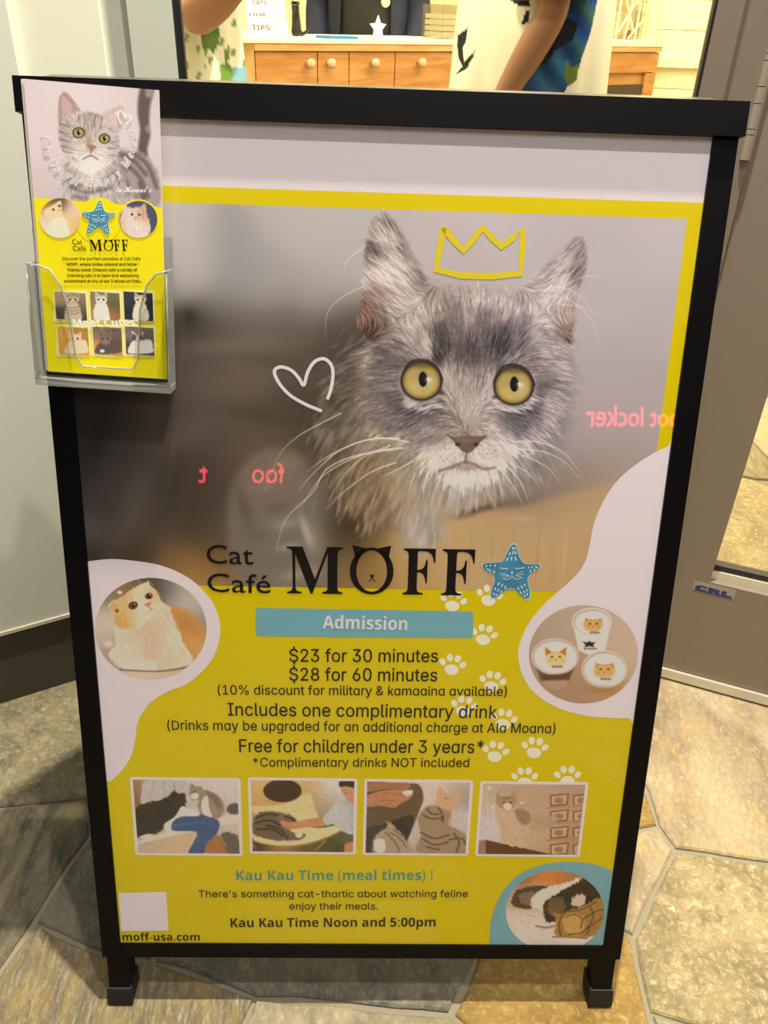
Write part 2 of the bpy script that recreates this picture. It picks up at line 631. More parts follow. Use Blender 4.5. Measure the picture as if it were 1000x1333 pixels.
# ------------------------------------------------------------------ the setting: flagstone floor
def stone_mat(name, c1, c2, c3, ang, stretch, fleck, scale=9.0, fl_amt=.45):
    m = bpy.data.materials.new(name)
    m.use_nodes = True
    nt = m.node_tree
    N, L = nt.nodes.new, nt.links.new
    b = nt.nodes['Principled BSDF']
    b.inputs['Roughness'].default_value = .55
    tc = N('ShaderNodeTexCoord')
    mp = N('ShaderNodeMapping')
    mp.inputs['Rotation'].default_value = (0, 0, math.radians(ang))
    mp.inputs['Scale'].default_value = (stretch, 1, 1)
    L(tc.outputs['Object'], mp.inputs['Vector'])
    n1 = N('ShaderNodeTexNoise'); n1.inputs['Scale'].default_value = scale; n1.inputs['Detail'].default_value = 6; n1.inputs['Distortion'].default_value = .6
    n2 = N('ShaderNodeTexNoise'); n2.inputs['Scale'].default_value = scale * 2.7; n2.inputs['Detail'].default_value = 8; n2.inputs['Roughness'].default_value = .7
    n3 = N('ShaderNodeTexNoise'); n3.inputs['Scale'].default_value = 85; n3.inputs['Detail'].default_value = 10; n3.inputs['Roughness'].default_value = .75; n3.inputs['Distortion'].default_value = .9
    L(mp.outputs[0], n1.inputs['Vector']); L(mp.outputs[0], n2.inputs['Vector'])
    mp2 = N('ShaderNodeMapping')
    mp2.inputs['Rotation'].default_value = (0, 0, math.radians(ang)); mp2.inputs['Scale'].default_value = (1 + (stretch - 1) * .25, 1, 1)
    L(tc.outputs['Object'], mp2.inputs['Vector']); L(mp2.outputs[0], n3.inputs['Vector'])
    r1 = N('ShaderNodeValToRGB')
    e = r1.color_ramp.elements
    e[0].position, e[0].color = .34, rgba(c1)
    e[1].position, e[1].color = .66, rgba(c2)
    L(n1.outputs['Fac'], r1.inputs[0])
    m1 = N('ShaderNodeMix'); m1.data_type = 'RGBA'
    r2 = N('ShaderNodeMapRange'); r2.inputs[1].default_value = .50; r2.inputs[2].default_value = .66; r2.inputs[4].default_value = .75
    L(n2.outputs['Fac'], r2.inputs[0]); L(r2.outputs[0], m1.inputs[0])
    L(r1.outputs[0], m1.inputs[6]); m1.inputs[7].default_value = rgba(c3)
    m2 = N('ShaderNodeMix'); m2.data_type = 'RGBA'
    r3 = N('ShaderNodeMapRange'); r3.inputs[1].default_value = .50; r3.inputs[2].default_value = .66; r3.inputs[4].default_value = fl_amt * .72
    L(n3.outputs['Fac'], r3.inputs[0]); L(r3.outputs[0], m2.inputs[0])
    L(m1.outputs[2], m2.inputs[6]); m2.inputs[7].default_value = rgba(fleck)
    L(m2.outputs[2], b.inputs['Base Color'])
    ad = N('ShaderNodeMath'); ad.operation = 'MULTIPLY_ADD'; ad.inputs[1].default_value = .6
    L(n2.outputs['Fac'], ad.inputs[0]); L(n3.outputs['Fac'], ad.inputs[2])
    bp = N('ShaderNodeBump'); bp.inputs['Strength'].default_value = 1.0; bp.inputs['Distance'].default_value = .007
    L(ad.outputs[0], bp.inputs['Height']); L(bp.outputs['Normal'], b.inputs['Normal'])
    return m

SM = {
 'green':  stone_mat('stone_green_beige', (112,105,80), (156,145,110), (138,134,112), 20, 1.2, (206,199,172), 16, .75),
 'grey':   stone_mat('stone_grey_streaked', (92,89,78), (162,151,118), (122,116,98), -38, 4.5, (196,187,156), 9, .5),
 'streak': stone_mat('stone_grey_yellow_streaks', (124,117,100), (172,150,100), (198,189,160), 3, 6.0, (212,204,178), 9, .55),
 'slate':  stone_mat('stone_cool_grey', (110,107,96), (142,136,119), (164,157,138), 8, 2.2, (186,181,164), 12, .5),
 'cream':  stone_mat('stone_cream', (160,151,121), (190,178,144), (148,141,119), 80, 1.8, (216,206,176), 12, .55),
 'gold':   stone_mat('stone_golden', (152,121,60), (180,148,82), (166,134,70), 0, 1.0, (226,198,136), 16, .8),
 'fleck':  stone_mat('stone_beige_white_flecks', (152,136,98), (186,170,126), (138,124,90), 12, 1.3, (240,228,188), 10, .85),
 'pink':   stone_mat('stone_pink_beige', (158,138,108), (202,186,150), (204,176,112), -28, 2.6, (222,211,182), 5, .6),
}
grout = mat('grout', (132, 125, 106), .9, bump=.5, bscale=300, noise=.12, nscale=60)
floor = box('floor', (-6.5, -7.5, -.05), (6.5, 7.5, -.006), grout, bevel=0)
tag(floor, kind='structure')

def clip_half(P, a, n):
    """keep the part of a convex polygon where (p-a).n <= 0"""
    out = []
    m = len(P)
    for i in range(m):
        p, q = P[i], P[(i + 1) % m]
        dp, dq = (p - a) @ n, (q - a) @ n
        if dp <= 0: out.append(p)
        if (dp < 0 < dq) or (dq < 0 < dp):
            out.append(p + (q - p) * dp / (dp - dq))
    return out

def area(P):
    P = np.asarray(P)
    return .5 * abs(np.sum(P[:, 0] * np.roll(P[:, 1], -1) - np.roll(P[:, 0], -1) * P[:, 1]))

srng = random.Random(5)
def slab(P, key, fine=True, gap=.0042):
    """one flagstone: ragged outline, chamfered rim, slightly uneven height"""
    P = [np.asarray(p, float) for p in P]
    if np.sum([P[i][0] * P[(i + 1) % len(P)][1] - P[(i + 1) % len(P)][0] * P[i][1] for i in range(len(P))]) < 0:
        P = P[::-1]
    ring = []
    step = .035 if fine else .12
    for i in range(len(P)):
        p, q = P[i], P[(i + 1) % len(P)]
        L = np.linalg.norm(q - p)
        nn = max(1, int(L / step))
        nrm = np.array([-(q - p)[1], (q - p)[0]]) / (L + 1e-9)
        for k in range(nn):
            t = k / nn
            j = srng.uniform(-.0022, .0022) if fine else 0
            ring.append(p + (q - p) * t + nrm * j)
    ring = np.array(ring)
    n = len(ring)
    prv, nxt = np.roll(ring, 1, 0), np.roll(ring, -1, 0)
    d = nxt - prv
    d /= np.linalg.norm(d, axis=1)[:, None] + 1e-9
    inn = np.stack([-d[:, 1], d[:, 0]], 1)
    z = srng.uniform(-.0012, .0012)
    V, F = [], []
    for off, zz in ((gap, -.012), (gap, z - .0028), (gap + .003, z)):
        for p, q in zip(ring, inn):
            V.append((*(p + q * off), zz))
    for r in range(2):
        for i in range(n):
            F.append((r * n + i, r * n + (i + 1) % n, (r + 1) * n + (i + 1) % n, (r + 1) * n + i))
    F.append(tuple(range(2 * n, 3 * n)))
    return obj('flagstone', V, F, SM[key], floor)

# stones seen around the sign
nd = dict(a=(-1.15, .27), b=(-.584, .278), c=(-.446, .295), d=(-.426, .23), e=(-.446, .171), f=(-.462, .087), g=(-.484, .021),
          h=(-.355, .044), i=(-.284, .035), j=(-.199, .009), k=(-.14, -.012), l=(-.045, -.016), m=(.008, -.024), n=(.116, -.033),
          o=(.156, .037), p=(.132, -.045), q=(.478, .322), r=(.476, .257), s=(.49, .212), t=(.628, .191), u=(.384, .073),
          v=(.376, .001), w=(.377, -.03), x=(.423, -.044), y=(.442, .247), z=(-.153, -.05),
          A=(-1.15, -.30), B=(-1.15, .66), C=(1.2, .66), D=(1.2, -.30), E=(-.53, -.12), F=(-.60, -.30), G=(-.2, -.30), H=(.10, -.30),
          I=(.40, -.30), J=(1.2, .12), K=(-.30, .20), L=(-.30, .66), M=(-.12, .16), N=(.20, .20), O=(.18, .66), P=(.40, .28), Q=(.44, .66),
          T=(1.2, -.13))
nd = {k: np.array(v) for k, v in nd.items()}
for key, ids in (('green', 'abcLB'), ('grey', 'abcdefgEA'), ('slate', 'dKihfe'), ('streak', 'gfhijkzGFE'), ('grey', 'AEF'),
                 ('slate', 'KMonmlkji'), ('cream', 'cLMKd'), ('cream', 'klmnpHGz'), ('gold', 'oNuvwIHpn'), ('fleck', 'ustJTxwv'),
                 ('cream', 'wxTDI'), ('pink', 'qrstJCQ'), ('pink', 'sryPNu'), ('gold', 'yrqP'), ('slate', 'PqQON'), ('cream', 'LMoNO')):
    slab([nd[c] for c in ids], key)

# the rest of the paving, out of the photo's close range
xs = (-1.15, 1.2); ys = (-.30, .66)
seeds = []
for gx in np.arange(-4.6, 4.61, .62):
    for gy in np.arange(-3.2, 6.9, .62):
        seeds.append(np.array([gx + srng.uniform(-.2, .2), gy + srng.uniform(-.2, .2)]))
for sd in seeds:
    cell = [sd + np.array(v) for v in ((-1, -1), (1, -1), (1, 1), (-1, 1))]
    for o2 in seeds:
        if o2 is sd or np.abs(o2 - sd).max() > 2: continue
        cell = clip_half(cell, (sd + o2) / 2, o2 - sd)
        if len(cell) < 3: break
    if len(cell) < 3: continue
    pieces = []
    rem = cell
    for a, n in (((xs[0], 0), (-1, 0)), ((xs[1], 0), (1, 0)), ((0, ys[0]), (0, -1)), ((0, ys[1]), (0, 1))):
        a, n = np.array(a, float), np.array(n, float)
        outp = clip_half(rem, a, -n)
        if len(outp) >= 3 and area(outp) > .012: pieces.append(outp)
        rem = clip_half(rem, a, n) if len(rem) >= 3 else []
        if len(rem) < 3: break
    for pc in pieces:
        ctr = np.mean(pc, axis=0)
        if not (-4.4 < ctr[0] < 4.4 and -3 < ctr[1] < 6.6): continue
        slab(pc, srng.choice(['green', 'grey', 'streak', 'slate', 'cream', 'gold', 'fleck', 'pink', 'cream', 'fleck']), fine=abs(ctr[1]) < 2.5 and abs(ctr[0]) < 2, gap=.006)

# ------------------------------------------------------------------ storefront
paint_wall = mat('pale_wall_paint_dimmed', (186, 189, 178), .45, noise=.02, nscale=3)  # the angled wall's dimmer light is put into this darker colour
paint_panel = mat('pale_panel_paint_lit', (234, 237, 216), .35)  # brighter light falling on the panel is put into its colour
dark_base = mat('dark_bronze_base', (58, 53, 43), .5)
alum = mat('warm_grey_metal', (132, 122, 108), .42, metal=.25, noise=.03, nscale=200)
alum_light = mat('bright_strip_metal', (214, 208, 190), .3, metal=.4)
steel = mat('brushed_steel', (190, 182, 164), .28, metal=.6)
black_gasket = mat('black_gasket', (14, 14, 14), .5)
window_glass = clear_mat('window_glass', (1, .99, .95), 1.35)

def unit(v):
    v = np.asarray(v, float)
    return v / np.linalg.norm(v)
# left wall, swung towards the viewer
cx0 = np.array([-.4636, .6035, 0])
lw = unit((-.1215, -.0656, 0))
ln = np.array([-lw[1], lw[0], 0]); ln = ln if ln[1] < 0 else -ln       # towards the viewer
lf = (cx0, lw, ln, (0, 0, 1))
wl = box('wall_left', (0, -.16, .165), (2.2, 0, 3.3), paint_wall, frame=lf, bevel=.002)
tag(wl, kind='structure')
bl = box('baseboard_left', (.0, -.16, 0), (2.2, -.008, .158), dark_base, frame=lf, bevel=.001)
tag(bl, kind='structure')
box('ledge', (.0, -.16, .158), (2.2, .003, .165), alum_light, bl, frame=lf, bevel=.001)

YS = .62
t1 = box('trim_1', (-.5, YS, 0), (-.3555, YS + .12, 3.3), paint_panel, bevel=.002)
box('return_strip', (-.3555, YS + .004, 0), (-.3195, YS + .12, 3.3), mat('pale_enamel_strip', (212, 216, 196), .35), t1, bevel=.001)
tag(t1, kind='structure')
wn = thing('window_1', (0, YS, 0), None, None)
tag(wn, kind='structure')
mull = mat('mullion_grey_green', (196, 201, 186), .35)
box('window_frame', (-.3175, YS - .012, 0), (-.2625, YS + .012, 3.3), mull, wn, bevel=.004)
box('window_frame', (-.3175, YS + .0125, 0), (-.285, YS + .09, 3.3), mull, wn, bevel=.003)
box('gasket', (-.262, YS - .006, 0), (-.2525, YS + .004, 3.3), black_gasket, wn, bevel=.001)
box('gasket', (.4155, YS - .004, .102), (.4185, YS + .004, 2.498), black_gasket, wn, bevel=.0005)
box('window_frame', (.419, YS - .006, 0), (.4525, YS + .012, 3.3), alum, wn, bevel=.002)
box('window_frame', (.453, YS + .002, 0), (.51, YS + .012, 3.3), alum, wn, bevel=.002)
box('window_frame', (.445, YS + .0125, 0), (.51, YS + .09, 3.3), alum, wn, bevel=.003)
box('window_frame', (-.252, YS - .006, 0), (.415, YS + .012, .10), alum, wn, bevel=.003)
box('window_frame', (-.252, YS - .006, 2.5), (.415, YS + .012, 2.6), alum, wn, bevel=.003)
box('pane', (-.262, YS + .0045, .1005), (.4185, YS + .0105, 2.4995), window_glass, wn, bevel=0)
box('pane', (-.262, YS + .0045, 2.6005), (.4185, YS + .0105, 3.3), window_glass, wn, bevel=0)

# the door on the right, hung on a long hinge and swung a little out
do = np.array([.5105, .6292, 0])
dx = unit((.177, -.0732, 0))
dn = np.array([dx[1], -dx[0], 0])
df = (do, dx, dn, (0, 0, 1))
dr = thing('door_1', (.5105, .6292, 0), None, None)
tag(dr, kind='structure')
DW = .95
box('door_stile', (.004, -.045, .028), (.116, 0, 2.2), alum, dr, frame=df, bevel=.0002)
box('door_stile', (DW - .116, -.045, .028), (DW, 0, 2.2), alum, dr, frame=df, bevel=.003)
box('door_rail', (.1161, -.045, .028), (DW - .1165, 0, .245), alum, dr, frame=df, bevel=0)
box('door_rail', (.1165, -.045, 2.08), (DW - .1165, 0, 2.2), alum, dr, frame=df, bevel=.003)
box('glazing_bead', (.113, -.040, .245), (DW - .113, -.012, .262), alum_light, dr, frame=df, bevel=.001)
box('glazing_bead', (.113, -.034, .262), (DW - .113, -.016, .2735), black_gasket, dr, frame=df, bevel=.001)
box('door_glass', (.112, -.026, .27), (DW - .112, -.020, 2.09), window_glass, dr, frame=df, bevel=0)
box('door_sweep', (.004, -.048, .006), (DW, .006, .026), alum_light, dr, frame=df, bevel=.002)
hb = box('hinge', (-.0135, -.004, .90), (-.001, .004, 1.24), steel, dr, frame=df, bevel=.0015)
for z0, z1 in ((.943, .974), (.975, .981), (.982, 1.012), (1.013, 1.032), (1.033, 1.062), (1.063, 1.070), (1.071, 1.10), (1.101, 1.24)):
    c0 = do + dx * -.003 + dn * .008
    V, F = tube([c0 + [0, 0, z0], c0 + [0, 0, z1]], .0075, 12)
    obj('hinge_knuckle', V, F, steel, dr, smooth=False)
bpy.data.objects.remove(hb)
hb = box('hinge_leaf', (-.016, -.012, .943), (-.004, .002, 1.24), steel, dr, frame=df, bevel=.001)
box('gap_shade', (-.006, -.03, .03), (.003, -.004, .942), black_gasket, dr, frame=df, bevel=.001)  # black strip stands in for the shade between door and jamb

# maker's sticker on the bottom rail
stp = Plane(do + dn * .0006, dx, (0, 0, 1))
st = box('sticker', (.0915, 0, .2195), (.1625, .0004, .2405), mat('sticker_grey', (150, 146, 132), .4), dr, frame=df, bevel=0)
blue_ink = mat('blue_sticker_ink', (24, 46, 112), .45)
v, f = glyphs('CRL', 'math', 0.05)
v, f = glyphs(script('CRL', 0x1D5D4), 'math', .03)
w0, w1 = v[:, 0].min(), v[:, 0].max()
vv = np.stack([.0945 + (v[:, 0] - w0) / (w1 - w0) * .064, .2235 + v[:, 1] / .72 * .0145], 1)
obj('lettering', stp.p3(vv, .0003), f, blue_ink, dr)
box('underline', (.0935, .0004, .2205), (.1605, .0007, .2222), blue_ink, dr, frame=df, bevel=0)
# wall above and beyond the door, outside the photo
wr = box('wall_right', (DW + .01, -.10, 0), (3.2, 0, 3.3), alum, frame=df, bevel=.003)
tag(wr, kind='structure')
wt = box('trim_2', (0, -.10, 2.21), (DW + .01, 0, 3.3), alum, frame=df, bevel=.003)
tag(wt, kind='structure')
# ------------------------------------------------------------------ the sandwich board
LEAN = 0.260876
SC, SS = math.cos(LEAN), math.sin(LEAN)
Z0 = .102872                                        # height of the frame's inner bottom edge
SO = np.array([0, 0, Z0])
su, sv, sn = np.array([1., 0, 0]), np.array([0, SS, SC]), np.array([0, -SC, SS])
SF = (SO, su, sv, sn)                               # frame of the front half: across, up the board, towards the reader
black = mat('black_powder_coat', (6, 6, 8), .45, spec=.12, bump=.06, bscale=900)
rubber = mat('black_rubber', (12, 12, 12), .6)
sign = thing('sandwich_board', (0, 0, 0), 'black framed sandwich board with a yellow and grey cat poster, standing on the flagstones', 'sign')
HB = .9435
box('stile', (-.3285, -.0225, -.024), (-.305, HB, 0), black, sign, frame=SF, bevel=.0015)
box('stile', (.305, -.0225, -.024), (.3285, HB, 0), black, sign, frame=SF, bevel=.0015)
box('bottom_rail', (-.3048, -.0225, -.024), (.3048, -.0022, 0), black, sign, frame=SF, bevel=.0015)
# top cap: a level bar wider than the stiles
capf = (SO + sv * HB, (1, 0, 0), (0, 1, 0), (0, 0, 1))
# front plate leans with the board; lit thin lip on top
box('top_rail', (-.3315, HB - .003, -.018), (.3315, HB + .0262, .007), black, sign, frame=SF, bevel=.003)
topz = Z0 + (HB + .0262) * SC
topy = (HB + .0262) * SS
capm = mat('black_top_sheen', (58, 56, 52), .28, metal=.2)  # shine on the black bar's top painted in as grey
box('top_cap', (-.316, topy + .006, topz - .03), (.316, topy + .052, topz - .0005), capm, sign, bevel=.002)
for s in (-1, 1):
    x0, x1 = sorted((s * .3245, s * .2985))
    lg = box('leg', (x0, -.102, -.030), (x1, HB - .02, -.0245), black, sign, frame=SF, bevel=.001)
    bpy.data.objects.remove(lg)
    bm = box_bm(SF, (x0, -.0955, -.031), (x1, -.0228, -.004))
    lg = bm_ob('leg', bm, black, sign, bevel=.0015)
    bm = bmesh.new()
    xc = (x0 + x1) / 2
    # foot: level sole on the floor, sleeve around the leg
    ring = []
    yb = -.1015 * SS
    for (w, d0, d1, z) in ((.0135, -.033, -.0035, .0004), (.0155, -.036, -.0015, .004), (.0155, -.036, -.0015, .026), (.0142, -.034, -.0025, .0285)):
        vv = (z - Z0) / SC
        ring.append([bm.verts.new((xc + sx * w, vv * SS - dd * SC * 1.0, z)) for sx, dd in ((-1, d0), (1, d0), (1, d1), (-1, d1))])
    for a, b in zip(ring, ring[1:]):
        for i in range(4):
            bm.faces.new((a[i], a[(i + 1) % 4], b[(i + 1) % 4], b[i]))
    bm.faces.new(ring[0][::-1]); bm.faces.new(ring[-1])
    bm_ob('rubber_foot', bm, rubber, lg, bevel=.001)
# the rear half, leaning the other way
rv = unit((0, -SS, SC))
rO = np.array([0, topy * 2 + .065, Z0])
RF = (rO, np.array([1., 0, 0]), rv, np.array([0, SC, SS]))
for s in (-1, 1):
    x0, x1 = sorted((s * .3285, s * .305))
    box('rear_stile', (x0, -.0225, -.024), (x1, HB + .006, 0), black, sign, frame=RF, bevel=.0015)
    x0, x1 = sorted((s * .3245, s * .2985))
    lg = box('rear_leg', (x0, -.1045, -.026), (x1, -.0228, -.004), black, sign, frame=RF, bevel=.0015)
box('rear_rail', (-.3048, -.0225, -.024), (.3048, 0, 0), black, sign, frame=RF, bevel=.0015)
box('rear_panel', (-.3048, .0002, -.016), (.3048, HB, -.010), mat('rear_panel_grey', (70, 70, 70), .5), sign, frame=RF, bevel=0)

DP = -.0028
paper = mat('poster_paper', (195, 189, 194), .55, k=INK, spec=.2)
pboard = mat('corrugated_backing', (196, 190, 186), .5, k=1.3, spec=.2)
box('backing_board', (-.3049, -.002, -.018), (.3049, HB, -.0047), pboard, sign, frame=SF, bevel=0)
PP = Plane(SO + sn * DP, su, sv)
W2 = .3048
poster = box('poster', (-W2, -.002, -.0046), (W2, .9428, DP), paper, sign, frame=SF, bevel=0)
yellow = mat('yellow_ink', (193, 176, 4), .55, k=INK, spec=.1, noise=.03, nscale=4)
ink_black = mat('black_ink', (24, 20, 16), .5, spec=.2)
ink_white = mat('white_ink', (205, 198, 205), .55, k=INK, spec=.2)
ink_blue = mat('dusty_blue_ink', (104, 156, 170), .55, k=INK, spec=.2)
ink_teal = mat('teal_ink', (72, 134, 122), .55, k=INK, spec=.2)
pm = print_mat('printed_photo_ink')

vt = PP.st([(215, 243), (917, 263)])[:, 1].mean()
inset_poly('yellow_field', PP, [(-W2, -.0019), (W2, -.0019), (W2, vt), (-W2, vt)], 1, yellow, poster)
# white cut-out shapes beside the photo
BL = [(80, 731), (112, 730.6), (142, 727.6), (172, 729.5), (210, 736), (244, 751), (266, 770), (281, 792), (287, 819), (281, 849), (266, 871), (244, 890), (221, 899), (199, 912), (186, 927), (179, 942), (175.5, 965), (171, 984), (161, 1000), (150, 1012), (139, 1017.5), (100, 1021)]
BR = [(905, 575), (870, 581), (839, 597), (808, 621), (788, 648), (774, 679), (768, 707), (763, 728), (753, 745), (736, 762), (712, 783), (691, 807), (679, 831), (674.5, 852), (679, 876), (691, 897), (712, 914), (739, 926), (774, 933), (820, 935), (850, 934)]
for P, nm in ((BL, 'white_shape'), (BR, 'white_shape')):
    st = PP.st(smooth_closed(P, 4))
    st[:, 0] = np.clip(st[:, 0], -W2, W2)
    inset_poly(nm, PP, st, 3, ink_white, poster)
# blue corner shape
BC = [(637, 1236), (638, 1205), (643, 1184), (655, 1160), (672, 1141), (692, 1130), (715, 1123.5), (740, 1121.5), (768, 1124), (792, 1131), (812, 1142), (812, 1236)]
st = PP.st(smooth_closed(BC[:-1], 3, closed=False).tolist() + [BC[-1]])
st[:, 0] = np.clip(st[:, 0], -W2, W2); st[:, 1] = np.maximum(st[:, 1], -.0018)
inset_poly('blue_shape', PP, st, 3, ink_blue, poster)
def boldsans(t):
    return ''.join(chr(0x1D7EC + ord(c) - 48) if c.isdigit() else c for c in script(t, 0x1D5D4))
# admission band
def rrect(c, r, n=4):
    """rounded quadrilateral through four measured corners"""
    c = [np.asarray(p, float) for p in c]
    out = []
    for i in range(4):
        p, a, b = c[i], c[i - 1], c[(i + 1) % 4]
        p0 = p + unit(a - p) * r; p1 = p + unit(b - p) * r
        for k in range(n + 1):
            t = k / n
            out.append((1 - t) ** 2 * p0 + 2 * t * (1 - t) * p + t * t * p1)
    return out
inset_poly('blue_band', PP, PP.st(rrect([(333, 791), (616, 796), (616, 830.5), (333, 828)], 4)), 3, ink_blue, poster)
letter(PP, boldsans('Admission'), (420, 817.5), (530, 820), 16, ink_white, poster, key='math')
for t, x0, x1, y0, y1, cp, of in (
    ('$23 for 30 minutes', 377, 570, 861, 861.5, 16.5, .003),
    ('$28 for 60 minutes', 377, 569, 885.5, 886.5, 16.5, .003),
    ('(10% discount for military & kamaaina available)', 284, 659.5, 903.5, 905.5, 12, .002),
    ('Includes one complimentary drink', 297, 646, 931, 934.5, 16.5, .003),
    ('(Drinks may be upgraded for an additional charge at Ala Moana)', 218.5, 722.5, 949.5, 954, 12.5, .002),
    ('Free for children under 3 years*', 312, 629, 978.5, 980, 16.5, .003),
    ('*Complimentary drinks NOT included', 330, 610.5, 997.5, 998, 11.5, .003),
    ("There's something cat-thartic about watching feline", 259, 609, 1167.5, 1167.3, 9, .002),
    ('enjoy their meals.', 377, 492, 1183.5, 1183.5, 9, .002),
    ('Kau Kau Time Noon and 5:00pm', 300.5, 567, 1206.5, 1205.5, 11, .013),
    ('moff-usa.com', 160, 260.5, 1224, 1224, 9.2, .012)):
    if of > .01: letter(PP, boldsans(t), (x0, y0), (x1, y1), cp, ink_black, poster, key='math')
    else: letter(PP, t, (x0, y0), (x1, y1), cp, ink_black, poster, offset=.006)
letter(PP, boldsans('Kau Kau Time (meal times) !'), (308, 1145.5), (563, 1145), 12, ink_teal, poster, key='math')
# logo words
letter(PP, 'Cat', (269.5, 733), (330, 734.5), 24, ink_black, poster, key='builtin', offset=.003)
letter(PP, 'Caf\u00e9', (270.5, 770), (352.5, 772), 24, ink_black, poster, key='builtin', offset=.003)
for ch, x0, x1, y0, y1, cp in (('M', 374, 446, 772, 773, 61), ('F', 524, 565, 773.5, 774, 60), ('F', 574, 615.5, 774.5, 775, 60)):
    letter(PP, script(ch, 0x1D400), (x0, y0), (x1, y1), cp, ink_black, poster, key='math')
# the O with cat ears and a cat nose
def zz(z, s, ox, oy): return [(ox + s * x, oy + s * y) for x, y in z]
def ring_mark(cx, cy, rx0, ry0, rx1, ry1, n=40):
    V = []
    for k in range(n):
        t = 2 * math.pi * k / n
        V.append((cx + rx0 * math.cos(t), cy + ry0 * math.sin(t)))
    for k in range(n):
        t = 2 * math.pi * k / n
        V.append((cx + rx1 * math.cos(t), cy + ry1 * math.sin(t)))
    F = [(k, (k + 1) % n, n + (k + 1) % n, n + k) for k in range(n)]
    return V, F
V, F = ring_mark(484, 743, 28.5, 30.5, 20, 27)
b = len(V)
for tri in ([(459, 709), (464, 731), (478, 714)], [(509.5, 710), (505, 731), (490, 714)], [(481, 748), (488, 748), (484.5, 752.5)]):
    V += tri; F.append(tuple(range(len(V) - 3, len(V))))
for a, c in (((484.5, 752), (480, 757)), ((484.5, 752), (489, 757))):
    sv_, sf_ = stroke_faces([a, c], 1.0)
    F += [tuple(i + len(V) for i in q) for q in sf_]; V += [tuple(p) for p in sv_]
obj('lettering', PP.p3(PP.st(V), 6 * LAYER), F, ink_black, poster)

# starfish emblem
STAR = [(500, 80), (530, 130), (560, 240), (610, 320), (700, 345), (800, 340), (835, 370), (800, 410), (720, 460), (675, 510), (670, 570), (695, 680), (695, 770), (650, 795), (590, 760), (530, 690), (480, 655), (420, 660), (340, 710), (260, 770), (205, 775), (190, 740), (205, 660), (235, 590), (240, 520), (200, 460), (120, 420), (80, 370), (100, 335), (180, 325), (290, 318), (350, 295), (400, 200), (450, 110)]
star_mat = mat('blue_watercolour_ink', (62, 122, 152), .55, k=INK, spec=.2, noise=.42, nscale=55)
star_w = mat('pale_emblem_ink', (190, 214, 218), .55, k=INK, spec=.2)
def emblem(plane, parent, f, layer, lw):
    """f maps emblem units to measured points; lw = line width in metres per emblem unit"""
    c = np.array([460, 440.])
    big = [tuple(c + (np.array(p) - c) * 1.035) for p in STAR]
    inset_poly('emblem', plane, plane.st(f(smooth_closed(big, 3))), layer, star_w, parent)
    inset_poly('emblem', plane, plane.st(f(smooth_closed(STAR, 3))), layer + 1, star_mat, parent)
    L = []
    def seg(a, b, w): L.append((plane.st(f([a, b])), w * lw))
    def arc(pts, w): L.append((plane.st(f(smooth_closed(pts, 5, False))), w * lw))
    for (x, y, a, l) in ((475, 135, 70, 36), (503, 135, -70, 32), (435, 205, 60, 44), (478, 192, 80, 44), (512, 192, -78, 44), (405, 275, 58, 46), (460, 265, 86, 50), (512, 268, -72, 52),
                         (132, 362, 70, 26), (183, 355, 80, 26), (243, 358, 85, 32), (150, 405, -40, 26), (180, 422, -55, 30), (233, 442, 80, 34),
                         (685, 383, 75, 28), (728, 380, 60, 28), (775, 372, -60, 28), (707, 432, 70, 36), (755, 412, 65, 30), (795, 388, -70, 24),
                         (290, 595, 60, 46), (335, 615, 55, 44), (378, 642, 75, 44), (248, 660, 65, 40), (285, 680, 55, 40), (322, 697, 50, 34), (226, 727, 50, 34), (262, 740, 30, 36),
                         (547, 657, -60, 42), (592, 637, -65, 40), (630, 612, -70, 34), (580, 712, -50, 40), (623, 700, -70, 34), (658, 680, -75, 30), (630, 752, -55, 32), (663, 732, -85, 34)):
        dx_, dy_ = math.cos(math.radians(a)) * l / 2, -math.sin(math.radians(a)) * l / 2
        seg((x - dx_, y - dy_), (x + dx_, y + dy_), 15)
    arc([(305, 385), (350, 398), (415, 396)], 11); arc([(505, 396), (570, 396), (628, 382)], 11)
    L.append((plane.st(f([(445, 440), (485, 440), (465, 468)])), None))
    arc([(465, 465), (462, 500), (430, 530), (390, 540), (345, 525)], 8)
    arc([(465, 465), (468, 500), (500, 530), (540, 535), (585, 510)], 8)
    for w in ([(300, 465), (360, 465), (430, 490)], [(315, 495), (370, 485), (430, 495)], [(350, 520), (390, 505), (430, 500)],
              [(512, 485), (560, 455), (610, 432)], [(512, 490), (560, 478), (620, 470)], [(512, 500), (560, 498), (615, 530)]):
        arc(w, 6)
    ribbon('emblem_marks', plane, L, layer + 2, star_w, parent)
emblem(PP, poster, lambda z: [(620 + .1 * x, 700 + .1 * y) for x, y in z], 5, .1 * .00083)

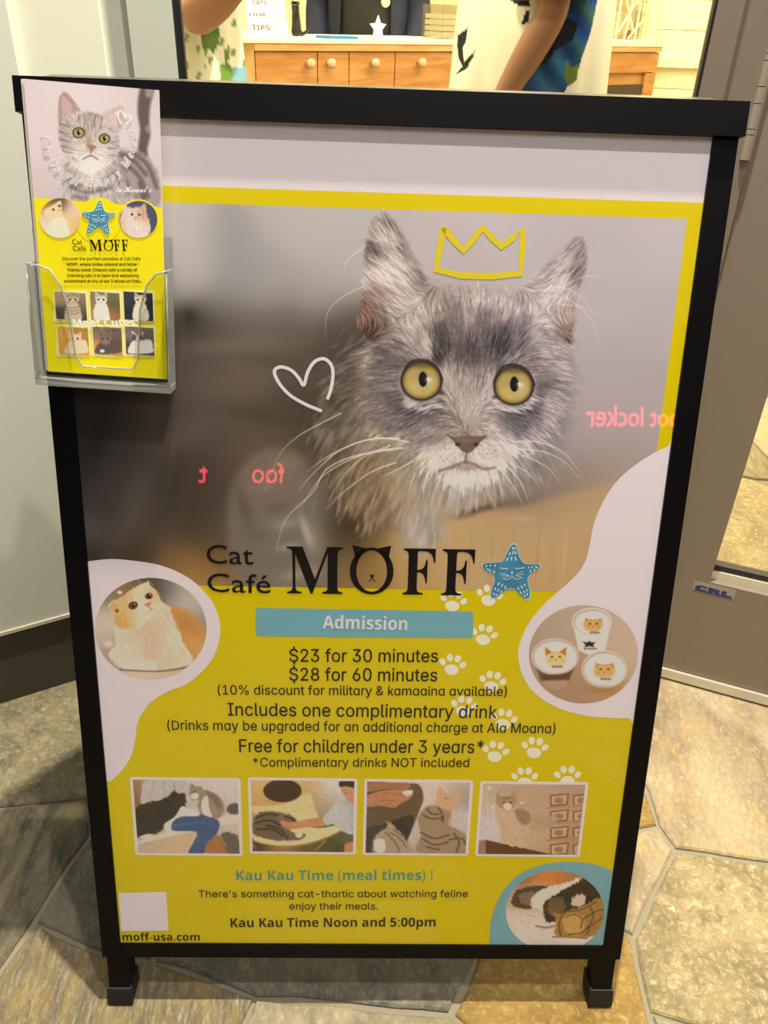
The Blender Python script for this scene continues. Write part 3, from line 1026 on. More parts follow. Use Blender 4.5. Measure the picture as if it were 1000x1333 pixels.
# paw prints
pw_white = mat('paw_ink', (216, 211, 194), .55, k=INK, spec=.2)
def paw(x, y, s, ang):
    ca, sa = math.cos(math.radians(ang)), math.sin(math.radians(ang))
    V, F = [], []
    for ex, ey, rx, ry, a in ((0, 6, 10, 8, 0), (-14, -3, 4.2, 5.6, -30), (-5.5, -11, 4.4, 6, -10), (5.5, -11, 4.4, 6, 10), (14, -3, 4.2, 5.6, 30)):
        n = 14
        b0 = len(V)
        for k in range(n):
            t = 2 * math.pi * k / n
            qx, qy = rx * math.cos(t), ry * math.sin(t) * (1.0 if ex else (1.15 if math.sin(t) > 0 else .9))
            c2, s2 = math.cos(math.radians(a)), math.sin(math.radians(a))
            qx, qy = ex + qx * c2 - qy * s2, ey + qx * s2 + qy * c2
            V.append((x + s * (qx * ca - qy * sa), y + s * (qx * sa + qy * ca) * .9))
        F.append(tuple(range(b0, b0 + n)))
    st = PP.st(V)
    obj('paw_print', PP.p3(st, 2.2 * LAYER), F, pw_white, poster)
for x, y, a in ((590, 783, 12), (630, 827, 12), (637, 776, 12), (589, 866, 10), (641, 888, 10), (604, 920, 10), (656, 937, 10), (645, 979, 10), (696, 974, 8), (683, 1013, 0), (739, 1011, 0)):
    paw(x, y, .95, a)

# crown and heart drawn over the photo
def zpx(z, s, ox, oy): return [(ox + s * a, oy + s * b) for a, b in z]
crown = zpx([(443, 140), (432, 205), (420, 278), (500, 296), (600, 299), (695, 290), (699, 220), (702, 145), (668, 175), (632, 203), (600, 172), (570, 140), (540, 180), (508, 216), (475, 180), (443, 140)], .4, 400, 240)
ribbon('crown_drawing', PP, [(PP.st(crown), .0062)], 5, mat('crown_yellow_ink', (196, 178, 30), .55, k=INK, spec=.2), poster)
heart = smooth_closed(zpx([(803, 622), (750, 600), (700, 570), (665, 530), (652, 495), (672, 482), (705, 492), (730, 518), (745, 540), (758, 498), (780, 465), (810, 456), (832, 475), (838, 505), (832, 550), (820, 585)], .41, 90, 280), 5, False)
ribbon('heart_drawing', PP, [(PP.st(heart), .0033)], 5, ink_white, poster)

# blank white label where the code was
inset_poly('white_label', PP, PP.st([(154.5, 1162), (216.5, 1160.5), (219.5, 1211), (158, 1211.5)]), 5, ink_white, poster)

# clear cover sheet over the poster
cover = box('cover_sheet', (-W2, -.002, -.0012), (W2, .9428, -.0007), clear_mat('clear_acrylic', (.985, .985, .985), 1.42, .015, .05, 5.0), sign, frame=SF, bevel=0)
# ------------------------------------------------------------------ the big printed photograph: grey cat lying on a wooden floor
q = PP.st([(215, 265), (893, 283), (857, 588), (268, 763), (690, 768)])
vtop, ur, vbot = q[:2, 1].mean(), q[1:3, 0].mean(), q[3:, 1].mean()
cv = Canvas(PP, -W2, ur, vbot, vtop, 840)
def Z(zx, zy): return (400 + .4 * zx, 240 + .4 * zy)
BG = [
 (80,280,(168,165,165)),(150,300,(166,163,163)),(225,300,(170,166,166)),(255,340,(176,172,172)),(300,330,(140,138,140)),(330,340,(148,145,146)),(370,300,(166,162,164)),(420,300,(168,164,166)),(450,330,(165,162,163)),(225,370,(160,156,154)),(300,378,(134,131,131)),(350,375,(150,146,146)),(430,370,(160,156,156)),(410,385,(150,146,144)),
 (100,420,(90,84,80)),(160,430,(62,56,52)),(245,425,(56,49,44)),(290,425,(86,79,73)),(330,430,(98,90,84)),(380,425,(92,84,78)),(440,425,(80,72,64)),(440,450,(66,58,50)),
 (90,520,(26,24,24)),(130,520,(30,27,27)),(180,520,(52,46,42)),(215,500,(70,62,56)),(270,480,(84,75,68)),(320,480,(94,84,76)),(370,470,(86,77,68)),(400,490,(74,66,56)),
 (100,580,(34,31,31)),(150,580,(42,38,36)),(200,570,(62,54,48)),(260,560,(74,65,58)),(310,540,(84,74,66)),(360,550,(76,67,58)),(400,550,(66,58,49)),
 (100,640,(52,49,50)),(140,640,(56,51,50)),(180,650,(74,66,60)),(150,600,(60,55,53)),(220,630,(66,58,51)),(260,620,(60,53,47)),(290,640,(66,58,50)),(310,600,(80,71,62)),
 (110,690,(72,66,64)),(140,705,(66,58,53)),(200,690,(78,69,62)),(250,690,(62,54,46)),(120,722,(48,42,38)),(175,722,(70,58,45)),(225,730,(118,90,54)),(250,745,(146,114,66)),(262,762,(160,128,78)),(280,725,(104,78,44)),
 (330,590,(88,79,69)),(370,590,(92,83,72)),(320,640,(86,77,67)),(350,640,(98,89,79)),(300,690,(84,75,65)),(340,690,(100,92,82)),(370,690,(126,122,112)),(395,670,(112,106,94)),(410,700,(120,112,98)),(330,740,(120,112,100)),(370,740,(132,126,114)),(420,740,(126,114,92)),(440,690,(62,52,38)),(450,720,(70,56,36)),(470,735,(140,110,62)),(480,760,(150,120,70)),(460,755,(128,100,58)),(420,765,(120,106,86)),
 (520,740,(170,142,96)),(560,730,(176,150,106)),(600,740,(186,160,116)),(560,765,(172,142,92)),(620,720,(180,156,118)),(660,700,(176,150,114)),(700,690,(184,158,122)),(700,740,(182,154,114)),(650,765,(178,150,106)),(740,680,(180,154,122)),(760,720,(172,148,118)),(740,755,(176,150,114)),(780,660,(176,150,120)),(840,640,(166,142,116)),
 (700,645,(122,110,102)),(730,640,(128,114,104)),(760,628,(142,124,110)),(690,655,(128,112,100)),(800,610,(150,136,128)),(720,625,(146,136,134)),
 (800,300,(170,163,169)),(870,310,(172,165,171)),(780,290,(168,161,166)),(800,400,(168,161,167)),(860,420,(166,159,165)),(800,480,(163,156,161)),(850,520,(160,153,158)),(790,550,(158,151,156)),(770,590,(152,145,150)),(830,590,(156,148,152)),(560,300,(172,165,169)),(640,290,(174,167,171)),(700,300,(170,163,168)),(600,340,(168,161,165)),(520,280,(168,163,165)),
]
cv.a = cv.rbf(BG, 24)
# soft blurred fur of the body and the raised paw
cv.glow(250, 560, 60, 20, (92,83,75), .5, -35); cv.glow(180, 640, 20, 60, (84,76,71), .5, 25); cv.glow(130, 560, 14, 55, (22,20,20), .6, 20); cv.glow(225, 640, 8, 50, (48,42,37), .5, 15)
cv.glow(300, 450, 90, 12, (116,107,98), .4, -4); cv.glow(210, 480, 12, 60, (84,75,68), .45, 12); cv.glow(350, 470, 40, 9, (76,68,60), .5, 8); cv.glow(165, 690, 16, 50, (94,86,80), .4, 30); cv.glow(120, 690, 30, 22, (88,82,80), .5, 10); cv.glow(300, 500, 70, 16, (98,89,80), .35, -8); cv.glow(340, 540, 60, 10, (64,56,48), .5, 5)
cv.glow(375, 410, 40, 8, (104,97,90), .4, 0); cv.glow(245, 412, 14, 14, (38,36,28), .7)
cv.poly([(296,690),(300,640),(318,605),(345,585),(385,590),(402,620),(405,660),(420,690),(430,762),(330,762),(305,735)], (112,104,93), 9, .85, smooth=True)
for x, y, rx, ry, c in ((345,630,25,9,(124,115,103)),(362,660,18,7,(92,84,75)),(372,682,20,8,(148,145,137)),(338,698,14,8,(98,92,84)),(376,712,16,6,(158,155,147)),(352,732,24,7,(108,102,94)),(384,748,20,9,(154,150,141)),(405,700,10,24,(152,146,133)),(408,745,14,10,(150,144,130)),(318,660,9,34,(84,76,66)),(372,606,20,8,(122,113,100)),(398,690,5,24,(178,174,164))):
    cv.glow(x, y, rx, ry, c, .62, -16)
cv.glow(452, 668, 14, 34, (58,50,38), .85, -15)
for x in (610,640,672,705,735): cv.glow(x, 725, 3, 40, (192,166,126), .35)
for x in (590,655,690,720): cv.glow(x, 735, 3, 34, (158,132,94), .35)
cv.glow(640, 728, 8, 4, (206,186,150), .7); cv.glow(655, 742, 7, 4, (212,190,150), .6); cv.glow(680,675,18,5,(206,188,160),.5)
# light streaks mirrored in the paper's gloss around the crown belong to the cover, not to the print

FLOW = [Z(*p[:2]) + p[2:] for p in (
 (520,760,0,-1),(520,690,0,-1),(530,600,0,-1),(530,500,.05,-1),(540,400,.1,-1),(440,480,-.3,-1),(640,480,.35,-1),(400,420,-.4,-1),(700,430,.6,-1),(330,480,-.7,-.7),(760,500,.8,-.6),
 (260,560,-1,-.3),(230,640,-1,0),(250,740,-1,.35),(340,760,-.9,.5),(430,760,-.6,.8),(180,560,-.9,.2),(120,640,-.8,.6),(80,760,-.6,.9),(60,900,-.35,1),(150,850,-.6,.9),(200,950,-.3,1),(300,870,-.8,.5),(330,1000,-.2,1),(420,880,-.7,.5),(480,960,-.15,1),(560,960,.15,1),(600,880,.7,.5),(620,1000,.2,1),
 (690,760,.9,.5),(620,740,.6,.7),(780,640,1,-.1),(780,740,1,.4),(830,650,1,.2),(840,800,.6,.8),(720,860,.8,.6),(740,980,.4,1),(860,560,.8,.3),
 (230,150,.5,1),(210,300,.9,.25),(280,250,.6,.8),(330,300,.5,.8),(200,450,.5,1),(300,380,.9,.4),(880,240,-.5,.9),(830,300,-.8,.5),(760,320,-.7,.6),(850,400,.2,1),(820,480,.2,1),(720,380,-.5,-.7),(400,1050,-.1,1),(520,1100,0,1),(700,1080,.2,1),(200,1080,-.3,1))]
h1 = cv.hair(FLOW, 8, 1.0, 3)
h2 = cv.hair(FLOW, 11, 1.7, 4)
h3 = cv.hair(FLOW, 16, 4.0, 5)

HEAD = [Z(*p[:2]) + (p[2],) for p in (
 (500,350,(150,141,140)),(560,350,(158,150,150)),(440,350,(142,134,132)),(620,360,(160,152,154)),(500,420,(140,131,130)),(560,450,(128,120,121)),(460,440,(128,119,118)),(400,420,(152,144,142)),(620,440,(140,133,135)),(680,400,(158,150,153)),
 (430,500,(92,86,86)),(425,545,(72,67,68)),(445,470,(96,90,90)),(635,490,(90,86,90)),(640,530,(84,80,84)),(500,500,(112,106,107)),(530,540,(86,81,84)),(560,500,(104,98,101)),(580,560,(100,95,98)),(500,560,(110,104,105)),(540,600,(116,110,111)),(470,600,(140,133,131)),(590,620,(138,131,132)),
 (390,510,(166,158,156)),(340,490,(158,149,147)),(360,540,(136,128,128)),(300,520,(128,120,119)),(280,480,(140,131,129)),(260,560,(108,102,103)),(310,560,(112,106,108)),(240,620,(116,110,110)),(280,650,(120,114,114)),(220,680,(128,120,118)),
 (290,710,(98,93,97)),(340,730,(92,88,94)),(390,740,(96,92,97)),(440,720,(122,116,117)),(300,770,(110,104,107)),(240,750,(126,119,119)),(360,790,(116,110,112)),(430,800,(140,133,131)),(270,810,(134,126,122)),
 (480,680,(150,142,139)),(520,650,(138,131,130)),(540,710,(158,150,147)),(570,680,(148,141,142)),(520,780,(150,141,134)),(480,780,(128,120,115)),(560,780,(152,144,140)),(500,740,(154,146,141)),(590,720,(150,143,145)),(600,770,(164,157,158)),
 (640,740,(104,99,105)),(680,750,(84,81,88)),(720,740,(92,89,96)),(690,790,(104,100,106)),(740,690,(112,107,112)),(760,650,(120,114,117)),(650,790,(146,140,143)),(730,800,(134,128,132)),
 (690,480,(122,116,120)),(700,520,(114,108,112)),(740,480,(150,143,147)),(760,540,(136,129,133)),(740,580,(126,119,122)),(780,600,(140,133,136)),(800,650,(136,129,131)),(820,560,(150,143,146)),(850,600,(154,147,150)),(830,700,(148,141,143)),(800,740,(150,143,146)),(850,780,(156,149,152)),(780,820,(166,159,162)),(870,700,(158,151,155)),(720,860,(172,165,168)),(800,900,(160,153,156)),(760,940,(150,143,144)),(850,880,(158,151,155)),
 (180,700,(124,115,108)),(120,640,(112,103,94)),(100,700,(100,90,80)),(60,760,(98,88,76)),(140,760,(128,118,106)),(80,840,(108,97,82)),(40,900,(92,80,64)),(160,830,(140,128,112)),(220,850,(150,138,122)),(240,900,(152,134,104)),(180,920,(140,121,90)),(120,920,(120,104,80)),(80,980,(108,95,76)),(150,1010,(140,122,98)),(220,1000,(150,132,108)),(60,620,(96,86,78)),(120,580,(120,111,104)),(170,560,(130,121,115)),
 (380,820,(150,142,140)),(350,850,(166,157,152)),(420,850,(178,170,165)),(440,890,(186,179,175)),(380,900,(172,164,156)),(330,910,(164,152,136)),(300,860,(150,140,128)),(480,860,(176,168,162)),(500,900,(170,162,157)),(560,880,(176,169,166)),(600,870,(182,175,174)),(650,860,(180,173,174)),(620,920,(184,177,177)),(680,900,(176,169,170)),
 (420,950,(184,176,170)),(480,970,(196,189,184)),(540,970,(196,189,186)),(600,960,(188,181,180)),(400,1000,(182,172,160)),(470,1010,(184,176,170)),(330,1000,(166,150,128)),(290,1050,(158,140,116)),(560,1020,(176,166,158)),(640,1010,(160,148,138)),(700,990,(152,143,140)),(600,1060,(158,142,124)),(500,1060,(172,162,152)),(420,1060,(168,154,136)),
 (340,1120,(176,166,156)),(400,1140,(182,174,166)),(460,1150,(172,162,150)),(300,1140,(160,146,128)),(250,1100,(146,128,104)),(520,1130,(158,142,122)))]
base = cv.rbf(HEAD, 10)
# wood floor edge and the shade under the chest
cv.poly([Z(420,1190), Z(430,1130), Z(520,1085), Z(640,1050), Z(800,1015), Z(1000,975), Z(1250,930), Z(1250,1400), Z(420,1400)], (178,150,110), 7, .55)
for x in (560,585,612,640,668,700,735,770): cv.glow(x, 722, 2.5, 42, (196,170,128) if x % 2 else (156,130,92), .4)
cv.glow(*Z(580,1052), 34, 5, (82,70,62), .8, -14); cv.glow(*Z(700,1035), 30, 7, (112,100,94), .7, -12); cv.glow(*Z(520,1070), 16, 6, (70,58,48), .8, -20)
# blurred ruff and chest behind the face
ruff = base * .55 + cv.rbf(HEAD, 20) * .45
ruff = ruff * np.array([.88, .885, .89]) + (((h3 - .5) * 46 + (h2 - .5) * 20))[..., None]
RUFF = [Z(*p) for p in ((430,360),(600,360),(760,430),(840,520),(865,600),(872,690),(862,780),(835,860),(790,930),(720,985),(640,1010),(560,1040),(480,1070),(440,1100),(425,1180),(330,1185),(270,1130),(190,1120),(120,1080),(70,1030),(35,960),(20,880),(25,800),(35,720),(60,650),(85,590),(120,540),(170,500),(230,470),(330,400))]
cv.poly_img(RUFF, ruff, 15, h3, 14)
cv.glow(*Z(350,1120), 16, 34, (190,182,174), .55, 5); cv.glow(*Z(300,1010), 26, 14, (170,150,120), .5, 20); cv.glow(*Z(240,1060), 10, 34, (112,96,76), .5, 15); cv.glow(*Z(420,1060), 20, 10, (176,164,148), .5)
for k in range(90):
    a = k / 90
    x, y = 60 + 330 * a + 40 * math.sin(k * 2.3), 900 + 160 * ((k * 37) % 90) / 90
    cv.line([Z(x, y), Z(x - 14, y + 40)], 2.2, ((196,182,160), (120,104,84))[k % 2], .22, curve=False)
# the face, in focus
img = (base - 134) * 1.34 + 136
img = img + (((h1 - .5) * 62 + (h2 - .5) * 40 + (h3 - .5) * 26) * 1.0)[..., None] * (.5 + img / 300)
tmp = cv.a
cv.a = img
fz = h2 * .6 + h1 * .4
def mk(P, c, al, so=4, am=6): cv.poly([Z(*p) for p in P], c, so, al, fz, am, smooth=True)
for P, c, al in (([(428,450),(452,470),(445,560),(425,585),(412,540)], (56,52,53), .5), ([(625,460),(652,475),(652,540),(630,565),(618,520)], (62,58,62), .5), ([(500,520),(575,515),(570,575),(520,585),(495,560)], (64,59,62), .5),
                 ([(560,430),(600,420),(590,510),(565,520)], (84,78,80), .5), ([(470,400),(500,400),(500,500),(478,500)], (92,85,85), .5), ([(285,700),(400,725),(430,760),(350,785),(290,760)], (92,89,92), .3), ([(630,745),(735,715),(760,755),(690,805),(640,785)], (88,86,90), .34),
                 ([(230,530),(300,560),(280,600),(225,585)], (92,87,86), .38), ([(300,590),(255,610),(215,600),(250,585)], (86,82,81), .4), ([(330,826),(440,816),(440,836),(340,848)], (84,79,80), .5), ([(320,868),(430,846),(432,856),(330,882)], (110,102,98), .45), ([(190,640),(280,690),(270,712),(195,672)], (84,79,79), .5),
                 ([(745,640),(800,620),(810,640),(760,680)], (84,80,83), .5), ([(690,430),(720,430),(715,520),(690,540)], (96,90,94), .5), ([(360,470),(380,470),(372,520),(350,520)], (104,98,97), .4), ([(200,730),(280,790),(270,806),(200,760)], (96,90,90), .4)):
    mk(P, c, al, 7, 9)
for P, c, al in (([(375,480),(400,490),(408,555),(385,560),(372,520)], (196,190,187), .55), ([(650,560),(690,545),(670,575),(640,600)], (186,180,180), .5), ([(440,610),(470,600),(470,690),(452,730),(440,680)], (178,171,168), .5), ([(585,620),(605,630),(600,720),(590,745),(578,700)], (182,176,175), .6),
                 ([(320,690),(370,716),(430,710),(440,722),(370,738),(315,712)], (208,202,199), .75), ([(612,690),(640,722),(700,722),(735,690),(742,704),(700,740),(640,740),(606,716)], (210,204,203), .75), ([(380,850),(480,850),(510,890),(480,920),(400,915),(370,890)], (206,199,194), .5), ([(540,880),(580,850),(680,840),(700,880),(640,920),(560,912)], (204,198,196), .5),
                 ([(430,950),(510,940),(600,945),(600,985),(510,1000),(430,985)], (220,214,210), .55), ([(500,620),(545,620),(560,720),(540,790),(500,780),(490,700)], (166,158,154), .45), ([(730,470),(780,480),(800,540),(760,560)], (176,169,172), .4)):
    mk(P, c, al, 4, 7)
vf = cv.rbf_eval([(f[0], f[1]) for f in FLOW], [(f[2], f[3]) for f in FLOW], 30)
rh = random.Random(77)
for k in range(5200):
    zx, zy = rh.uniform(180, 850), rh.uniform(345, 1000)
    p = Z(zx, zy); q = cv.cc([p])[0]
    ix, iy = int(q[0]), int(q[1])
    if not (0 <= ix < cv.nx and 0 <= iy < cv.ny): continue
    d = vf[iy, ix]; d = d / (np.linalg.norm(d) + 1e-9)
    L = rh.uniform(5, 12) * (.6 if 760 < zy < 930 and 400 < zx < 640 else 1)
    b = cv.a[iy, ix]
    c_ = np.clip(b + rh.choice([46, 58, 34, -44, -34]), 20, 236)
    cv.line([p, (p[0] + d[0] * L + rh.uniform(-1, 1), p[1] + d[1] * L + rh.uniform(-1, 1))], 1.0, c_, .5, curve=False)
img = cv.a
cv.a = tmp
FACE = [Z(*p) for p in ((430,345),(500,330),(580,335),(660,355),(730,385),(790,430),(830,490),(845,560),(845,640),(838,720),(805,790),(760,835),(710,872),(662,910),(622,950),(575,978),(510,990),(445,978),(398,945),(350,900),(290,866),(230,838),(190,795),(165,730),(160,650),(170,580),(190,520),(230,470),(290,420),(350,370))]
cv.poly_img(FACE, img, 7, h2, 10)
# ears
EAR = [Z(*p[:2]) + (p[2],) for p in (
 (235,105,(150,143,142)),(265,120,(120,112,110)),(210,160,(140,132,131)),(240,170,(170,164,163)),(215,215,(96,86,84)),(250,215,(130,120,118)),(270,190,(176,170,169)),(200,260,(150,143,142)),(240,270,(182,176,175)),(290,250,(178,172,171)),(300,180,(128,120,118)),(330,230,(122,114,112)),(330,280,(168,162,160)),(370,300,(128,119,117)),(200,310,(176,170,169)),(260,310,(186,180,179)),(300,330,(172,165,164)),(210,350,(136,120,116)),(240,360,(130,114,110)),(260,380,(150,140,137)),(190,400,(120,100,92)),(180,430,(140,118,108)),(205,440,(92,76,70)),(215,490,(82,70,66)),(240,440,(120,109,104)),(280,400,(160,152,149)),(320,380,(166,159,156)),(300,440,(156,147,144)),(400,330,(140,132,130)),(250,490,(118,108,104)),
 (895,185,(132,123,126)),(880,210,(128,119,122)),(900,240,(134,125,128)),(850,210,(142,134,137)),(840,250,(160,153,156)),(880,290,(120,110,112)),(800,270,(150,142,145)),(820,310,(172,166,169)),(770,300,(156,149,151)),(740,330,(152,144,147)),(780,340,(172,165,168)),(860,340,(150,141,144)),(830,360,(176,169,172)),(720,360,(148,140,142)),(690,370,(146,138,140)),(780,390,(172,165,168)),(850,400,(150,138,139)),(860,430,(140,122,120)),(820,430,(158,149,151)),(850,480,(122,106,105)),(830,510,(114,102,102)),(790,450,(162,154,157)),(740,400,(160,152,155)))]
eimg = (cv.rbf(EAR, 8) - 140) * 1.3 + 142 + ((h1 - .5) * 50 + (h2 - .5) * 60)[..., None]
cv.poly_img([Z(*p) for p in ((232,88),(205,130),(190,190),(182,260),(180,320),(174,380),(165,430),(178,480),(205,510),(250,500),(320,460),(380,400),(440,350),(410,325),(370,275),(335,205),(300,140),(262,98))], eimg, 2.5, h1, 4)
cv.poly_img([Z(*p) for p in ((893,172),(908,210),(908,260),(893,320),(872,400),(868,470),(855,520),(800,480),(740,430),(690,400),(665,375),(700,335),(750,285),(810,225),(855,187))], eimg, 2.5, h1, 4)
def zl(pts, w, c, a=.8): cv.line([Z(*p) for p in pts], w, c, a)
r9 = random.Random(9)
for k in range(42):                                                # long pale hairs crossing the ears
    x, y = r9.uniform(195, 300), r9.uniform(150, 420)
    L = r9.uniform(50, 120)
    zl([(x, y), (x + L * .5, y + L * .25), (x + L * .85, y + L * .75)], .9, (208, 203, 202), r9.uniform(.25, .6))
for k in range(36):
    x, y = r9.uniform(800, 880), r9.uniform(230, 420)
    L = r9.uniform(40, 110)
    zl([(x, y), (x - L * .5, y + L * .2), (x - L * .9, y + L * .6)], .9, (205, 199, 202), r9.uniform(.25, .55))
for P in ([(200,240),(300,300),(370,390),(405,470)], [(185,330),(110,370),(65,420),(60,500)], [(190,200),(130,250),(120,300)], [(760,360),(860,380),(930,450),(955,540)], [(790,330),(870,350),(935,420)], [(840,330),(900,300),(955,300)], [(250,220),(320,280),(390,370)], [(820,390),(900,400),(945,430)]):
    zl(P, 1.8, (206, 200, 200), .55)
# fur tips over the edge of head and brow
for k in range(160):
    t = r9.random()
    x = 430 + t * 250; y = 345 + r9.uniform(-5, 14) + (t - .5) ** 2 * 60
    a = (t - .5) * 1.2
    zl([(x, y), (x + math.sin(a) * 22, y - math.cos(a) * 24)], .8, r9.choice([(170,162,162), (120,112,112), (190,183,183)]), .5)
for k in range(120):
    s = r9.random()
    if s < .6:
        x, y = r9.uniform(20, 200), r9.uniform(560, 1050); d = (-1, .55)
    else:
        x, y = r9.uniform(800, 890), r9.uniform(520, 960); d = (1, .5)
    L = r9.uniform(18, 44)
    base = (176,166,152) if s < .6 else (180,173,176)
    zl([(x, y), (x + d[0] * L * .6, y + d[1] * L * .4), (x + d[0] * L, y + d[1] * L)], .9, tuple(c + r9.uniform(-40, 16) for c in base), .22)
# eyes
for ex, ey, rx, ry, px_, sgn_ in ((372, 640, 61, 58, 377, -1), (672, 656, 59, 57, 674, 1)):
    e = Z(ex, ey)
    cv.ell(e[0] - sgn_ * 1, e[1] + 1.5, rx * .4 + 7, ry * .4 + 6, (176,169,166), 4, .55)
    cv.ell(e[0], e[1], rx * .4 + 3.4, ry * .4 + 2.8, (44,38,37), 1.6)
    cv.line([Z(ex - 62, ey - 15), Z(ex - 40, ey - 58), Z(ex + 5, ey - 68), Z(ex + 45, ey - 48), Z(ex + 66, ey - 5)], 4, (44,38,38), .9, taper=False)
    if sgn_ < 0: cv.poly([Z(ex + 50, ey + 5), Z(ex + 80, ey + 45), Z(ex + 40, ey + 45)], (60,52,50), 2, .8)
    else: cv.poly([Z(ex - 52, ey + 5), Z(ex - 70, ey + 40), Z(ex - 35, ey + 45)], (60,52,50), 2, .8)
    cv.ell(e[0], e[1], rx * .4, ry * .4, (128,108,56), 1.2)
    cv.ell(e[0], e[1], rx * .35, ry * .35, (168,148,86), 2.5)
    cv.glow(e[0] - 5, e[1] + 7, 11, 9, (198,178,112), .8)
    cv.glow(e[0] + 9, e[1] + 5, 8, 9, (196,184,136), .6)
    p = Z(px_, ey - 6)
    cv.glow(p[0], p[1], 9, 11, (140,142,108), .9)
    cv.ell(p[0], p[1], 5.6, 10, (16,15,16), .9)
    cv.glow(p[0] + 8, p[1] + 1, 4.5, 3.5, (214,212,196), .85)
    cv.ell(p[0] + 6.5, p[1] - .5, 2, 1.6, (238,236,230), .7, .9)
    cv.glow(e[0], e[1] - 20, 20, 4, (80,66,36), .6)
    for k in range(26):
        a = r9.uniform(0, 6.28)
        cv.line([(e[0] + 9 * math.cos(a), e[1] + 11 * math.sin(a)), (e[0] + 21 * math.cos(a), e[1] + 20 * math.sin(a))], .8, r9.choice([(214,190,112), (150,124,56)]), .3)
# nose, mouth, chin
cv.poly([Z(452,812), Z(480,822), Z(520,818), Z(560,820), Z(586,818), Z(560,842), Z(538,868), Z(520,874), Z(500,864), Z(478,838)], (104,86,80), 1.6, smooth=True)
cv.glow(*Z(515,832), 12, 4, (128,108,100), .7)
cv.ell(*Z(490,846), 3.4, 2.4, (62,48,46), 1.2); cv.ell(*Z(550,846), 3.4, 2.4, (62,48,46), 1.2)
cv.line([Z(520,870), Z(516,890), Z(515,908)], 2.2, (92,78,74), .8, taper=False)
cv.line([Z(430,932), Z(465,922), Z(500,908), Z(516,904), Z(540,910), Z(575,926), Z(610,922)], 4.2, (92,80,76), .6, taper=False, soft=1.4)
cv.glow(*Z(515,922), 16, 5, (128,114,108), .7)
for k in range(90):
    x = r9.uniform(420, 620); y = r9.uniform(925, 985)
    zl([(x, y), (x + (x - 515) * .08, y + r9.uniform(16, 34))], .8, r9.choice([(222,216,212), (206,199,195), (160,150,144)]), .5)
for k in range(18):
    for sx in (-1, 1):
        cv.ell(*Z(515 + sx * r9.uniform(45, 105), r9.uniform(858, 905)), .9, .8, (120,110,106), .5, .6)
# whiskers
for P, w in (([(330,838),(240,826),(150,845),(60,890),(0,935)], 1.7), ([(300,826),(200,830),(100,870),(20,940),(-30,1000)], 1.5), ([(310,858),(220,868),(120,905),(40,960),(-20,1050)], 1.6), ([(280,862),(150,885),(60,930),(20,1000),(-70,1090),(-100,1190)], 1.5), ([(290,905),(210,935),(120,1000),(60,1060)], 1.4), ([(345,900),(280,935),(230,955)], 1.3), ([(270,850),(180,890),(110,960),(70,1030)], 1.1),
             ([(110,745),(50,775),(-30,820),(-90,880),(-140,1000)], 1.1), ([(670,838),(750,838),(830,870),(890,940)], 1.5), ([(690,862),(770,870),(840,905),(890,960)], 1.3), ([(640,910),(690,960),(720,1030)], 1.5), ([(620,920),(670,980),(700,1040)], 1.3), ([(660,905),(720,940),(760,990)], 1.1), ([(615,935),(630,990),(636,1045)], 1.2), ([(700,880),(780,920),(830,980)], 1.0), ([(390,940),(378,1000),(380,1030)], 1.0), ([(550,960),(575,1010),(580,1050)], 1.0), ([(350,940),(330,1000),(320,1040)], .9)):
    cv.line([Z(*p) for p in P], w * 1.25, (222, 215, 210), .85)
cv.ell(*Z(600,902), 2.6, 1.8, (236,232,232), .8)
cv.grid('printed_photo', 2, pm, poster)
# ------------------------------------------------------------------ small printed photographs on the poster
def fur(c, amt=26, seed=1, flow=None, length=6):
    f = flow or [(c.back(0, 0)[0], c.back(0, 0)[1], .3, 1), (c.back(c.nx, c.ny)[0], c.back(c.nx, c.ny)[1], -.3, 1)]
    return (c.hair(f, length, 1.0, seed) - .5) * 2 * amt

# cream and ginger cat in the left round picture
c = canvas_px(PP, 118, 276, 745, 890, 210)
def Y(x, y): return (120 + .18 * x, 730 + .18 * y)
def yp(P, col, soft=1.2, al=1.0, fz=None, am=0): c.poly([Y(*p) for p in P], col, soft, al, fz, am, smooth=True)
c.a = c.rbf([Y(*p[:2]) + (p[2],) for p in ((100,250,(128,120,104)),(250,180,(150,120,76)),(330,140,(96,84,70)),(470,170,(70,66,58)),(560,200,(92,88,80)),(620,180,(170,164,156)),(650,260,(196,188,182)),(760,300,(176,166,160)),(820,420,(150,138,130)),(60,420,(190,178,166)),(110,470,(204,192,182)),(60,560,(196,184,172)),(130,620,(150,138,124)),(200,700,(168,152,132)),(400,830,(206,188,168)),(600,830,(200,180,156)),(700,760,(176,152,120)),(300,850,(206,190,172)))], 14)
fz = c.hair([Y(200,300)+(-.4,1), Y(300,600)+(0,1), Y(500,600)+(.1,1), Y(700,500)+(.5,.9), Y(400,250)+(.8,.3)], 8, 1.2, 4)
c.ell(*Y(200,228), 3, 2, (255,246,220), 1.5)
c.glow(*Y(120,600), 7, 5, (226,216,206), .8)
yp(((560,330),(680,350),(770,430),(822,520),(810,620),(760,690),(700,730),(640,600),(590,450)), (190,144,88), 1.5, 1, fz, 3)
c.glow(*Y(690,470), 12, 20, (176,118,58), .7, -40); c.glow(*Y(740,590), 8, 18, (206,158,96), .6, -30)
body = c.rbf([Y(*p[:2]) + (p[2],) for p in ((200,500,(214,196,178)),(300,560,(208,188,168)),(420,520,(196,174,148)),(520,520,(206,186,164)),(600,560,(220,204,186)),(450,640,(200,178,152)),(300,680,(212,194,176)),(560,680,(210,190,168)),(660,700,(214,196,176)),(200,640,(216,200,184)),(250,480,(206,184,160)))], 12) + ((fz - .5) * 22)[..., None]
